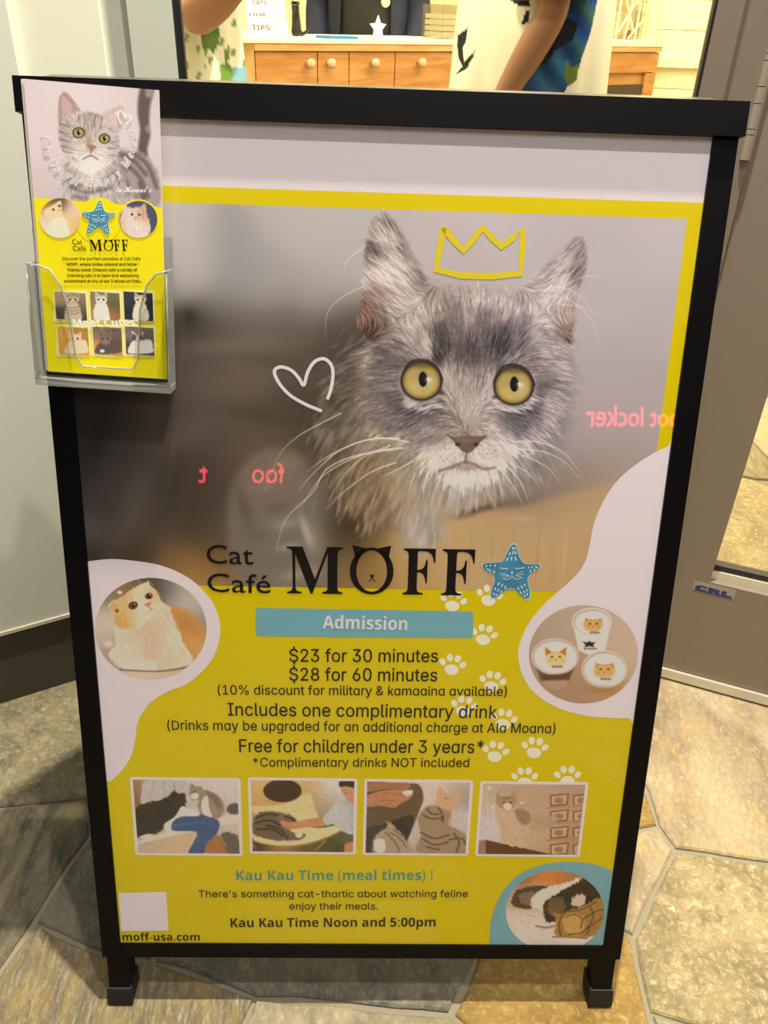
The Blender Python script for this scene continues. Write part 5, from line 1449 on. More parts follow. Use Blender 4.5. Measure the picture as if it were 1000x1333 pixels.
# yellow round, two round portraits, emblem
def disc(plane, cx, cy, rx, ry, layer, m, parent, name='yellow_disc', n=40):
    t = np.linspace(0, 2 * math.pi, n + 1)[:-1]
    inset_poly(name, plane, plane.st(np.stack([cx + rx * np.cos(t), cy + ry * np.sin(t)], 1)), layer, m, parent)
disc(LP, 128.5, 287, 30, 30, 2, lyel, sheet)
disc(LP, 180.5, 285, 26.5, 25.5, 2, lyel, sheet)
c = canvas_px(LP, 50, 106, 256, 312, 70)
c.a = c.rbf([T(*p[:2]) + (p[2],) for p in ((260,740,(120,100,72)),(320,720,(90,74,56)),(400,760,(196,180,168)),(230,820,(206,192,184)),(420,850,(206,158,98)),(300,880,(214,190,168)),(330,850,(214,192,170)),(260,780,(208,164,108)),(380,820,(212,180,140)),(320,905,(206,180,150)))], 8)
c.poly([T(*p) for p in ((240,770),(290,735),(330,715),(335,760),(340,790),(300,815),(255,815))], (222,190,150), 1.2, smooth=True); c.poly([T(*p) for p in ((270,830),(340,800),(370,860),(370,905),(260,905))], (222,200,178), 1.4, smooth=True)
for x, y in ((290, 762), (323, 742)): c.ell(*T(x, y), 1.8, 1.5, (70,44,34), .6)
c.ell(*T(322, 765), 1.6, 1.2, (196,120,110), .6); c.ell(*T(285, 893), 4, 2.4, (230,214,198), .8)
c.grid('printed_photo', 3, pm, sheet, (78.5, 284, 26.5, 26))
c = canvas_px(LP, 152, 208, 258, 312, 70)
c.fill((70, 74, 92))
k1 = c.hair([T(700,800)+(-.3,1), T(780,800)+(.3,1)], 5, 1.0, 31)
im = c.rbf([T(*p[:2]) + (p[2],) for p in ((700,770,(196,180,170)),(740,750,(190,168,152)),(770,790,(170,128,110)),(720,800,(206,194,188)),(660,810,(186,166,150)),(740,860,(206,196,188)),(700,890,(196,184,176)),(780,860,(200,188,182)))], 7) + ((k1 - .5) * 36)[..., None]
c.poly_img([T(*p) for p in ((650,830),(660,780),(672,735),(700,750),(750,750),(790,728),(795,780),(810,820),(815,880),(780,925),(700,920),(660,880))], im, 1.2, k1, 1.5)
for x, y in ((717, 788), (757, 790)): c.ell(*T(x, y), 1.8, 1.5, (60,50,44), .6)
c.ell(*T(737, 808), 1.5, 1.1, (170,120,110), .6); c.line([T(737,812), T(737,825)], .9, (120,96,90), .7)
c.grid('printed_photo', 3, pm, sheet, (180.5, 285.5, 24.5, 24))
emblem(LP, sheet, lambda z: [(128.8 + (x - 460) * .0575, 283 + (y - 440) * .0605) for x, y in z], 4, .058 * .00075)
# lettering
letter(LP, 'Cat', (94.5, 318), (107.5, 318), 6.5, ink_black, sheet, key='builtin', layer=4)
letter(LP, 'Caf\u00e9', (95.5, 326.5), (112.5, 326.5), 6.5, ink_black, sheet, key='builtin', layer=4)
for ch, x0, x1 in (('M', 117.5, 134), ('F', 149.5, 157.5), ('F', 159.5, 168)):
    letter(LP, script(ch, 0x1D400), (x0, 326.5), (x1, 326.5), 14.5, ink_black, sheet, key='math', layer=4)
V, F = ring_mark(141.5, 319.5, 6.4, 7.2, 4.6, 6.4, 24)
for tri in ([(136, 311.5), (137, 317), (140.5, 313)], [(147, 311.5), (146, 317), (142.5, 313)], [(140.6, 320.4), (142.4, 320.4), (141.5, 321.8)]):
    V += tri; F.append(tuple(range(len(V) - 3, len(V))))
obj('lettering', LP.p3(LP.st(V), 4 * LAYER), F, ink_black, sheet)
for t, x0, x1, y in (('Discover the purrfect paradise at Cat Cafe', 82, 183, 338.6), ('MOFF, where smiles abound and feline', 88, 178, 346), ('friends await. Interact with a variety of', 88.5, 179, 353.3),
                     ('charming cats in a clean and welcoming', 87.5, 181, 360.6), ('environment at any of our 3 stores on Oahu.', 84, 185, 367.8)):
    letter(LP, t, (x0, y), (x1, y), 4, ink_black, sheet, layer=4, offset=.01)
lw_ink2 = mat('bright_white_ink_bold', (240, 238, 236), .5, k=1.2, spec=.2)
letter(LP, boldsans('Meet Cutes:'), (96, 425.5), (180, 424.5), 9.5, lw_ink2, sheet, key='math', layer=7, offset=.012)
# curved script line over the kitten
lw_ink = mat('bright_white_ink', (235, 232, 234), .5, k=1.2, spec=.2)
txt = 'Join Us For Happy Meowur'
cc0, rr = np.array(T(485, 385)), 228 * .24
ang = math.radians(171)
adv = {}
tot = 0
G = []
for ch in txt:
    if ch == ' ':
        G.append((None, .34)); continue
    v, f = glyphs(script(ch, 0x1D468), 'math')
    G.append(((v, f), float(v[:, 0].max() - v[:, 0].min()) + .05))
tot = sum(g[1] for g in G)
span = math.radians(204)
V, F = [], []
for g, w in G:
    da = span * w / tot
    if g is not None:
        v, f = g
        a = ang + da / 2
        cen = cc0 + rr * np.array([math.cos(a), -math.sin(a)])
        tx = np.array([-math.sin(a), -math.cos(a)])          # direction of writing along the curve
        up = np.array([-math.cos(a), math.sin(a)])           # letter tops point inwards
        sc = rr * span / tot
        vc = v - [[(v[:, 0].max() + v[:, 0].min()) / 2, .3]]
        b0 = len(V)
        for dd in ((0, 0), (.035, 0), (-.035, 0), (0, .03)):
            b0 = len(V)
            V += [tuple(cen + sc * ((p[0] + dd[0]) * tx + (p[1] + dd[1]) * 1.15 * up)) for p in vc]
            F += [tuple(i + b0 for i in q) for q in f]
    ang += da
obj('lettering', LP.p3(LP.st(V), 4 * LAYER), F, lw_ink, sheet)
letter(LP, script('in Hawai', 0x1D4D0), T(630, 668), T(795, 668), 8, lw_ink, sheet, key='math', layer=4, offset=.008)
letter(LP, script("'i", 0x1D4D0), T(798, 668), T(826, 668), 7, lw_ink, sheet, key='math', layer=4)
hp = smooth_closed([T(*p) for p in ((662, 300), (645, 270), (642, 240), (656, 228), (672, 245), (678, 262), (690, 250), (708, 256), (706, 278), (685, 300))], 4, False)
ribbon('heart_drawing', LP, [(LP.st(hp), .0011)], 4, lw_ink, sheet)
# six small portraits
def Q(x, y): return (20 + .22 * x, 290 + .22 * y)
CATS = [((232, 405, 426, 582), (150,132,104), (176,164,146), (96,84,70), (70,62,60)), ((442, 405, 624, 582), (120,116,84), (214,206,196), (140,130,110), (150,110,60)), ((640, 405, 818, 582), (50,54,66), (214,196,176), (150,116,86), (40,44,54)),
        ((250, 612, 440, 786), (196,150,70), (222,190,160), (206,160,120), (206,140,60)), ((458, 612, 636, 786), (120,104,92), (120,106,100), (86,76,72), (196,134,70)), ((650, 612, 824, 786), (110,104,100), (206,198,192), (74,66,62), (66,60,62))]
for i, ((x0, y0, x1, y1), bgc, fc, mk, lo) in enumerate(CATS):
    q = [Q(x0 - 7, y0 - 7), Q(x1 + 7, y0 - 7), Q(x1 + 7, y1 + 7), Q(x0 - 7, y1 + 7)]
    inset_poly('photo_frame', LP, LP.st(rrect(q, 4)), 2, mat('pale_frame_ink', (236, 230, 150), .5, k=1.25, spec=.2), sheet)
    q = LP.st([Q(x0, y0), Q(x1, y1)])
    c = Canvas(LP, q[0, 0], q[1, 0], q[1, 1], q[0, 1], 44)
    w, h = x1 - x0, y1 - y0
    def U(a, b): return Q(x0 + a * w, y0 + b * h)
    c.a = c.rbf([U(.1, .1) + (bgc,), U(.9, .15) + (tuple(v * .9 for v in bgc),), U(.1, .9) + (lo,), U(.9, .9) + (lo,), U(.5, .95) + (lo,), U(.9, .5) + (tuple(v * .7 for v in bgc),)], 8)
    k1 = c.hair([U(.3, .5) + (.2, 1), U(.7, .5) + (-.2, 1)], 4, 1.0, 40 + i)
    up_ = i < 3
    hx, hy = (.56, .28) if up_ else (.42 if i != 3 else .55, .42)
    if i == 1: hx = .36
    if up_: c.poly([U(hx - .22, .98), U(hx - .2, .5), U(hx, .36), U(hx + .2, .48), U(hx + .26, .98)], fc, 1, 1, k1, 1, smooth=True)
    else: c.poly([U(hx - .3, .92), U(hx - .2, .55), U(hx + .1, .5), U(.85, .45), U(.95, .7), U(.9, .9)], mk if i == 4 else fc, 1, 1, k1, 1, smooth=True)
    c.poly([U(hx - .19, hy - .02), U(hx - .18, hy - .26), U(hx - .06, hy - .15), U(hx + .08, hy - .15), U(hx + .19, hy - .25), U(hx + .2, hy), U(hx + .13, hy + .17), U(hx, hy + .22), U(hx - .13, hy + .17)], fc, .9, 1, k1, .6)
    for sx in (-1, 1):
        c.poly([U(hx + sx * .17, hy - .2), U(hx + sx * .07, hy - .13), U(hx + sx * .17, hy - .05)], mk, .7, .8)
        c.ell(*U(hx + sx * .085, hy), 1.6, 1.3, (52, 46, 38), .5)
        c.line([U(hx + sx * .03, hy - .14), U(hx + sx * .05, hy - .05)], 1.4, mk, .7, taper=False)
        if i in (0, 4): c.line([U(hx + sx * .1, hy + .09), U(hx + sx * .2, hy + .06)], 1.2, mk, .8, taper=False)
        if i == 5: c.poly([U(hx + sx * .2, hy - .1), U(hx + sx * .04, hy - .12), U(hx + sx * .06, hy + .08), U(hx + sx * .2, hy + .04)], mk, .8, .9)
    c.ell(*U(hx, hy + .09), 1.1, .8, (170, 116, 104), .5)
    if i == 0:
        for yy in (.52, .62, .72): c.line([U(hx - .2, yy), U(hx, yy + .04), U(hx + .2, yy)], 1.4, mk, .6, taper=False)
    if i >= 3: c.ell(*U(hx - .1, .84), 3, 2, (236, 226, 216), .8)
    c.grid('printed_photo', 4, pm, sheet)

# the holder: back plate, sides, floor and a scooped front
holder = thing('leaflet_holder', tuple(mb), 'clear plastic leaflet holder fixed over the upper left of the board', 'holder')
clear_hold = clear_mat('clear_holder_plastic', (.93, .94, .95), 1.5, .03, .15, 40, extra=.015)
def clear_lit_mat(name):
    m = bpy.data.materials.new(name); m.use_nodes = True
    nt = m.node_tree
    nt.nodes.remove(nt.nodes['Principled BSDF'])
    tr = nt.nodes.new('ShaderNodeBsdfTransparent'); tr.inputs[0].default_value = (.80, .82, .82, 1)
    gl = nt.nodes.new('ShaderNodeBsdfGlossy'); gl.inputs['Roughness'].default_value = .1
    df_ = nt.nodes.new('ShaderNodeBsdfDiffuse'); df_.inputs[0].default_value = (.62, .63, .60, 1)  # pale diffuse share imitates light caught in the clear plastic
    m1 = nt.nodes.new('ShaderNodeMixShader'); m1.inputs[0].default_value = .30
    m2 = nt.nodes.new('ShaderNodeMixShader'); m2.inputs[0].default_value = .14
    nt.links.new(tr.outputs[0], m1.inputs[1]); nt.links.new(df_.outputs[0], m1.inputs[2])
    nt.links.new(m1.outputs[0], m2.inputs[1]); nt.links.new(gl.outputs[0], m2.inputs[2])
    nt.links.new(m2.outputs[0], nt.nodes['Material Output'].inputs[0])
    return m
hw = LW + .0035
HF = LFR
def H(x, y): 
    return Plane(mb + LP.n * .011, lex, ley).st([(x, y)])[0]
l0, r0 = H(39, 353), H(228, 346)
b0_, b1_ = H(57, 502), H(230, 497)
hl, hr = min(l0[0], b0_[0]) , max(r0[0], b1_[0])
hl, hr = -LW - .0075, LW + .006
yb_ = (b0_[1] + b1_[1]) / 2
yt_ = (l0[1] + r0[1]) / 2
bf0 = -.0095
side_clear = clear_lit_mat('clear_plastic_side')
box('back_plate', (hl, yb_, bf0 - .002), (hr, yt_ + .03, bf0), clear_hold, holder, frame=HF, bevel=.0004, seg=1)
box('side_wall', (hl, yb_, bf0 + .0001), (hl + .002, yt_, .0128), side_clear, holder, frame=HF, bevel=.0004, seg=1)
box('side_wall', (hr - .002, yb_, bf0 + .0001), (hr, yt_ + .002, .0128), side_clear, holder, frame=HF, bevel=.0004, seg=1)
edge_clear = clear_lit_mat('clear_plastic_edge')
box('base', (hl, yb_ - .005, bf0), (hr, yb_ - .0002, .0148), edge_clear, holder, frame=HF, bevel=.0005, seg=1)
wid = hr - hl
FO = [(hl, yb_), (hr, yb_), (hr, yt_ + .002), (hr - .010, yt_ - .001), (hr - .019, yt_ - .012), (hr - .026, yt_ - .035), (hr - .030, yb_ + .024), (hr - .036, yb_ + .016),
      (hl + .046, yb_ + .016), (hl + .040, yb_ + .024), (hl + .036, yt_ - .040), (hl + .031, yt_ - .018), (hl + .022, yt_ - .004), (hl + .010, yt_ - .001), (hl, yt_)]
bm_ob('front_panel', prism_bm(HF, FO, .0130, .0148), clear_hold, holder)
rim = [np.asarray(mb) + lex * p[0] + ley * p[1] + LP.n * .0139 for p in FO[2:]]
V, F = tube(rim, .0011, 6)
obj('rim', V, F, edge_clear, holder, smooth=True)
for x in (hl + .001, hr - .001):
    V, F = tube([np.asarray(mb) + lex * x + ley * yb_ + LP.n * .0139, np.asarray(mb) + lex * x + ley * yt_ + LP.n * .0139], .0012, 6)
    obj('rim', V, F, edge_clear, holder, smooth=True)
# ------------------------------------------------------------------ the shop seen through the glass
cream = mat('cream_wall_paint', (246, 238, 196), .6)
creamtrim = mat('cream_trim_paint', (250, 244, 210), .5)
wb = box('wall_back', (-4, 5.9, 0), (4.6, 6.05, 3.0), cream, bevel=0)
tag(wb, kind='structure')
for i, x in enumerate(np.arange(-3.6, 3.2, .62)):
    for a, b_ in (((x, 5.875, .35), (x + .5, 5.8995, .40)), ((x, 5.875, 1.75), (x + .5, 5.8995, 1.80)), ((x, 5.875, .4005), (x + .05, 5.8995, 1.7495)), ((x + .45, 5.875, .4005), (x + .5, 5.8995, 1.7495))):
        box('panel_moulding', a, b_, creamtrim, wb, bevel=.008, seg=1)
wi = box('wall_inner_left', (-1.9, .80, 0), (-1.8, 5.9, 3.0), cream, bevel=0)
tag(wi, kind='structure')
wj = box('wall_inner_right', (3.0, 1.0, 0), (3.1, 5.9, 3.0), cream, bevel=0)
tag(wj, kind='structure')
ce = box('ceiling', (-4, .78, 3.0), (4.6, 6.05, 3.1), mat('ceiling_paint', (236, 232, 214), .7), bevel=0)
tag(ce, kind='structure')
# plank-clad partition behind the right end of the counter
pw_ = thing('wall_partition', (1.9, 4.75, 0), None, None)
tag(pw_, kind='structure')
z = .02
pl_i = 0
while z < 2.9:
    box('plank', (1.62, 4.80 + .004 * (pl_i % 2), z), (2.98, 4.83, z + .146), creamtrim, pw_, bevel=.004, seg=1)
    z += .15; pl_i += 1
box('rail', (1.62, 4.765, .88), (2.98, 4.80, .93), creamtrim, pw_, bevel=.006, seg=1)
box('corner_post', (1.54, 4.76, 0), (1.615, 4.84, 2.9), creamtrim, pw_, bevel=.006, seg=1)

def wood_mat(name, c1, c2, ang_axis=0, sc=3.0):
    m = bpy.data.materials.new(name); m.use_nodes = True
    nt = m.node_tree; N, L = nt.nodes.new, nt.links.new
    b = nt.nodes['Principled BSDF']; b.inputs['Roughness'].default_value = .45
    tc = N('ShaderNodeTexCoord'); mp = N('ShaderNodeMapping')
    mp.inputs['Scale'].default_value = ((1, 1, 8), (8, 8, 1))[ang_axis]
    L(tc.outputs['Object'], mp.inputs['Vector'])
    n = N('ShaderNodeTexNoise'); n.inputs['Scale'].default_value = sc; n.inputs['Detail'].default_value = 6; n.inputs['Distortion'].default_value = 1.2
    L(mp.outputs[0], n.inputs['Vector'])
    r = N('ShaderNodeValToRGB'); r.color_ramp.elements[0].position = .35; r.color_ramp.elements[0].color = rgba(c1); r.color_ramp.elements[1].position = .68; r.color_ramp.elements[1].color = rgba(c2)
    L(n.outputs['Fac'], r.inputs[0]); L(r.outputs[0], b.inputs['Base Color'])
    return m
wood_front = wood_mat('orange_oak_grain', (176, 118, 62), (206, 150, 90))
wood_pale = wood_mat('pale_oak_grain', (206, 168, 112), (226, 190, 136), 1)
wood_top = wood_mat('light_counter_edge', (196, 146, 90), (220, 174, 118))
top_white = mat('pale_worktop', (240, 234, 210), .4)

# reception counter: runs back to the right
c0, c1 = np.array([-.46, 2.95]), np.array([1.62, 4.62])
cdx = np.array([*unit(np.append(c1 - c0, 0))[:2], 0]); cdn = np.array([cdx[1], -cdx[0], 0])
CL = float(np.linalg.norm(c1 - c0))
CF = (np.array([c0[0], c0[1], 0]), cdx, -cdn, (0, 0, 1))
cnt = thing('reception_counter', (c0[0], c0[1], 0), 'orange wooden reception counter with drawers inside the shop', 'counter')
box('carcass', (.004, .022, 0), (CL, .62, .985), wood_front, cnt, frame=CF, bevel=.003)
box('worktop', (-.05, -.012, .986), (CL + .02, .64, 1.0), top_white, cnt, frame=CF, bevel=.003)
box('top_band', (0, -.008, .960), (CL, .0215, .9855), wood_top, cnt, frame=CF, bevel=.003)
ed = [.006, .30, .46, .71, 1.66]
for i in range(4):
    d = box('drawer', (ed[i], .002, .66), (ed[i + 1] - .006, .0215, .956), wood_front, cnt, frame=CF, bevel=.003)
    kx = (.245, .345, .575, .84)[i]
    K = CF[0] + cdx * kx + cdn * .0 + np.array([0, 0, .916])
    V, F = tube([K, K + cdn * .012, K + cdn * .018, K + cdn * .034, K + cdn * .040], [.008, .008, .018, .019, .010], 14)
    obj('knob', V, F, mat('glass_knob', (206, 178, 140), .15, spec=.8), d, smooth=True)
    box('panel', (ed[i], .002, .02), (ed[i + 1] - .006, .0215, .652), wood_front, cnt, frame=CF, bevel=.003)
box('panel', (1.662, .002, .86), (CL - .004, .0215, .956), wood_front, cnt, frame=CF, bevel=.003)
box('upright', (CL - .10, .002, .02), (CL - .004, .0215, .856), wood_front, cnt, frame=CF, bevel=.003)
box('niche_shade', (1.90, .006, .30), (CL - .105, .0215, .800), mat('niche_shade_dark', (70, 58, 44), .7), cnt, frame=CF, bevel=.003)  # flat dark board stands in for the shade inside the opening
# splayed left end of the counter
e0 = np.array([-.56, 2.86]); 
bm = prism_bm(WF, [(c0[0], c0[1]), (c0[0] + cdx[0] * .02 - cdn[0] * .6, c0[1] + cdx[1] * .02 - cdn[1] * .6), (-.95, 3.35), (-.545, 2.985)][::-1], .02, .985)
bm_ob('end_panel', bm, wood_pale, cnt, bevel=.003)

def on_top(a, b, z=1.0):
    """a point on the worktop: a along, b in from the front edge"""
    p = CF[0] + cdx * a - cdn * b
    return np.array([p[0], p[1], z])

# tip card with a doodled cat
p = on_top(.17, .16)
tf_ = (p, cdx, unit((-cdn[0] * .25, -cdn[1] * .25, 1)), unit(np.cross(cdx, (-cdn[0] * .25, -cdn[1] * .25, 1))))
tip = thing('tip_card', tuple(p), 'white card hand lettered CATS LOVE TIPS! standing on the counter', 'card')
tw = mat('card_white', (246, 242, 226), .6)
tex, tey, ten = [np.asarray(v, float) for v in tf_[1:]]
box('card', (-.082, .001, -.006), (.098, .19, 0), tw, tip, frame=tf_, bevel=.001)
TPn = Plane(p + ten * .0002, tex, tey)
penc = mat('brown_marker', (52, 34, 28), .6); penr = mat('red_marker', (112, 22, 34), .6); penp = mat('pink_marker', (214, 164, 150), .6)
for t, x0, x1, y, h_, m_ in (('CATS', -.050, .014, .112, .020, penc), ('LOVE', -.074, .004, .072, .018, penc), ('TIPS!', -.072, .020, .024, .026, penr)):
    v, f = glyphs(boldsans(t), 'math')
    a_, b_ = v[:, 0].min(), v[:, 0].max()
    vv = np.stack([x0 + (v[:, 0] - a_) / (b_ - a_) * (x1 - x0), y + v[:, 1] / caph('builtin') * h_], 1)
    obj('lettering', TPn.p3(vv, .0003), f, m_, tip)
cd = smooth_closed([(.05, .02), (.042, .07), (.05, .12), (.045, .155), (.062, .165), (.072, .150), (.088, .150), (.10, .165), (.112, .152), (.108, .12), (.112, .07), (.105, .02)], 4) * [[.80, .76]]
obj('cat_doodle', TPn.p3(cd, .0002), [tuple(range(len(cd)))], mat('pale_doodle', (250, 238, 226), .6), tip)
ribbon('cat_doodle', TPn, [(np.vstack([cd, cd[:1]]), .004), ([(.052, .098), (.059, .098)], .004), ([(.069, .098), (.076, .098)], .004), (smooth_closed([(.052, .072), (.064, .065), (.076, .072)], 4, False), .003), ([(.047, .046), (.08, .042)], .003)], 3, penp, tip)
# small black cat figure
p = on_top(.33, .20)
fig = thing('cat_figurine', tuple(p), 'small black cat figurine beside the tip card', 'figurine')
blackg = mat('black_glaze', (22, 20, 20), .35)
def skin_mesh(nodes, edges, sub=2, root=0):
    """a continuous body grown around a skeleton: nodes [(x,y,z,r)] -> mesh"""
    me = bpy.data.meshes.new('skeleton')
    me.from_pydata([n[:3] for n in nodes], edges, [])
    o = bpy.data.objects.new('skeleton', me)
    C.objects.link(o)
    md = o.modifiers.new('skin', 'SKIN')
    md.use_smooth_shade = True
    md.branch_smoothing = .3
    for i, n in enumerate(nodes):
        sv_ = me.skin_vertices[0].data[i]
        r = n[3]
        sv_.radius = r if isinstance(r, tuple) else (r, r)
        sv_.use_root = (i == root)
    ss = o.modifiers.new('sub', 'SUBSURF'); ss.levels = sub; ss.render_levels = sub
    dg = bpy.context.evaluated_depsgraph_get()
    out = bpy.data.meshes.new_from_object(o.evaluated_get(dg))
    bpy.data.objects.remove(o); bpy.data.meshes.remove(me)
    for q in out.polygons: q.use_smooth = True
    return out
N_ = [(0, 0, .012, .022), (0, 0, .05, .024), (0, 0, .085, .016), (0, -.008, .105, .020), (0, -.016, .118, .013), (.03, .012, .012, .007), (.055, .0, .03, .005), (.062, -.004, .07, .004), (-.012, -.022, .008, .007), (.012, -.022, .008, .007), (-.013, -.004, .128, .005), (.013, -.004, .128, .005)]
me = skin_mesh([(p[0] + n[0], p[1] + n[1], p[2] + n[2], n[3]) for n in N_], [(0, 1), (1, 2), (2, 3), (3, 4), (0, 5), (5, 6), (6, 7), (0, 8), (0, 9), (3, 10), (3, 11)], 1)
mesh_ob('body', me, blackg, fig)
# blue leaflet tray, star card, clear tub
p = on_top(.45, .10)
tr_f = (p, cdx, -cdn, (0, 0, 1))
tag(box('paper_pad', (-.055, -.05, .0005), (.09, .05, .010), mat('blue_pad', (30, 124, 196), .5), None, tuple(p), frame=tr_f, bevel=.002), 'flat blue pad lying on the counter', 'pad')
p = on_top(.685, .10)
stt = thing('star_card', tuple(p), 'white star shaped card standing on the counter before the dark jacket', 'card')
pts = []
for k in range(10):
    r_ = .046 if k % 2 == 0 else .022
    a = math.pi / 2 + k * math.pi / 5
    pts.append((r_ * math.cos(a), .042 + r_ * math.sin(a)))
sfm = (p, cdx, np.array([0, 0, 1.]), cdn)
bm_ob('card', prism_bm(sfm, pts, 0, .006), tw, stt, bevel=.001)
box('foot', (-.03, .0005, -.02), (.03, .006, .02), tw, stt, frame=sfm, bevel=.001)
p = on_top(1.20, .22)
tub = thing('clear_tub', tuple(p), 'clear plastic tub on the counter beside the dark jacket', 'tub')
ctub = clear_mat('cloudy_plastic', (.86, .85, .80), 1.45, .15, extra=.06)
tbf = (p, cdx, -cdn, (0, 0, 1))
for a, b_ in (((-.09, -.07, .0005), (.09, .07, .006)), ((-.09, -.07, .0065), (-.086, .07, .14)), ((.086, -.07, .0065), (.09, .07, .14)), ((-.0855, -.07, .0065), (.0855, -.066, .14)), ((-.0855, .066, .0065), (.0855, .07, .14))):
    box('wall', a, b_, ctub, tub, frame=tbf, bevel=.001, seg=1)
for k in range(4):
    box('lid_stack', (-.08, -.06, .012 + k * .024), (.08, .06, .030 + k * .024), mat('pale_tray', (226, 222, 204), .5), tub, frame=tbf, bevel=.004, seg=1)
# rack of cards at the right end
p = on_top(2.50, .10)
rk = thing('card_rack', tuple(p), 'pale stick rack of small cards at the right end of the counter', 'rack')
rf = (p, cdx, -cdn, (0, 0, 1))
stick = mat('pale_stick', (244, 238, 200), .6)
rr_ = random.Random(3)
box('base', (-.165, -.05, .0005), (.165, .06, .014), stick, rk, frame=rf, bevel=.003)
def rp(a, b_, z_): return p + cdx * a * .8 - cdn * b_ + np.array([0, 0, z_])
for k, (a0, z0, a1, z1) in enumerate(((-.20, .015, -.20, .34), (.20, .015, .20, .34), (-.10, .015, -.05, .33), (.02, .015, .02, .33), (.11, .015, .11, .33), (-.19, .25, -.02, .06), (-.18, .05, 0, .22), (-.12, .30, .03, .16), (.03, .21, .19, .19), (-.20, .33, .20, .33), (-.06, .02, .10, .12), (.12, .30, .19, .22), (.04, .30, .10, .30))):
    V, F = tube([rp(a0, -.02, z0), rp(a1, -.02, z1)], .006, 6)
    obj('stick', V, F, stick, rk)
for k, (a, z_, w_, h_, cl) in enumerate(((-.15, .24, .08, .10, (150,164,108)), (-.06, .22, .07, .09, (186,190,140)), (.06, .24, .08, .10, (140,160,96)), (.15, .24, .07, .10, (176,184,130)), (-.15, .09, .08, .11, (176,186,140)), (-.05, .09, .07, .10, (196,190,150)), (.065, .09, .075, .12, (150,150,112)), (.155, .09, .07, .11, (190,196,150)), (-.02, .035, .07, .045, (170,84,50)), (-.03, .29, .05, .07, (150,96,60)), (.02, .27, .07, .06, (110,112,96)))):
    a *= .8; w_ *= .8
    box('card', (a - w_ / 2, .004 + .003 * (k % 3), z_ - h_ / 2), (a + w_ / 2, .006 + .003 * (k % 3), z_ + h_ / 2), mat('rack_card_%d' % k, cl, .5, noise=.35, nscale=60), rk, frame=rf, bevel=0)
# framed pictures standing behind the tip card
for k, (a, b_, w_, h_, cl, lab) in enumerate(((.16, .42, .16, .20, (214,214,168), 'pale picture frame behind the tip card, nearest the left end of the counter'), (.40, .50, .14, .26, (206,200,120), 'tall yellow picture frame behind the tip card and the black figurine'))):
    p = on_top(a, b_)
    pf = thing('picture_frame', tuple(p), lab, 'picture frame')
    ff = (p, cdx, np.array([0, 0, 1.]), cdn)
    for a_, c_ in (((-w_ / 2, .0005, -.01), (w_ / 2, .018, .008)), ((-w_ / 2, h_ - .018, -.01), (w_ / 2, h_, .008)), ((-w_ / 2, .0185, -.01), (-w_ / 2 + .018, h_ - .0185, .008)), ((w_ / 2 - .018, .0185, -.01), (w_ / 2, h_ - .0185, .008))):
        box('frame_bar', a_, c_, stick, pf, frame=ff, bevel=.002, seg=1)
    box('picture', (-w_ / 2 + .0185, .0185, -.008), (w_ / 2 - .0185, h_ - .0185, -.004), mat('picture_print_%d' % k, cl, .5, noise=.4, nscale=30), pf, frame=ff, bevel=0)
    box('strut', (-.012, .0005, -.07), (.012, .05, -.0105), stick, pf, frame=ff, bevel=.002, seg=1)
# ------------------------------------------------------------------ people inside the shop
def to_px(p):
    q = ROT @ (np.asarray(p, float) - CAM)
    return (IW / 2 + FPX * q[0] / q[2], IH / 2 - FPX * q[1] / q[2])

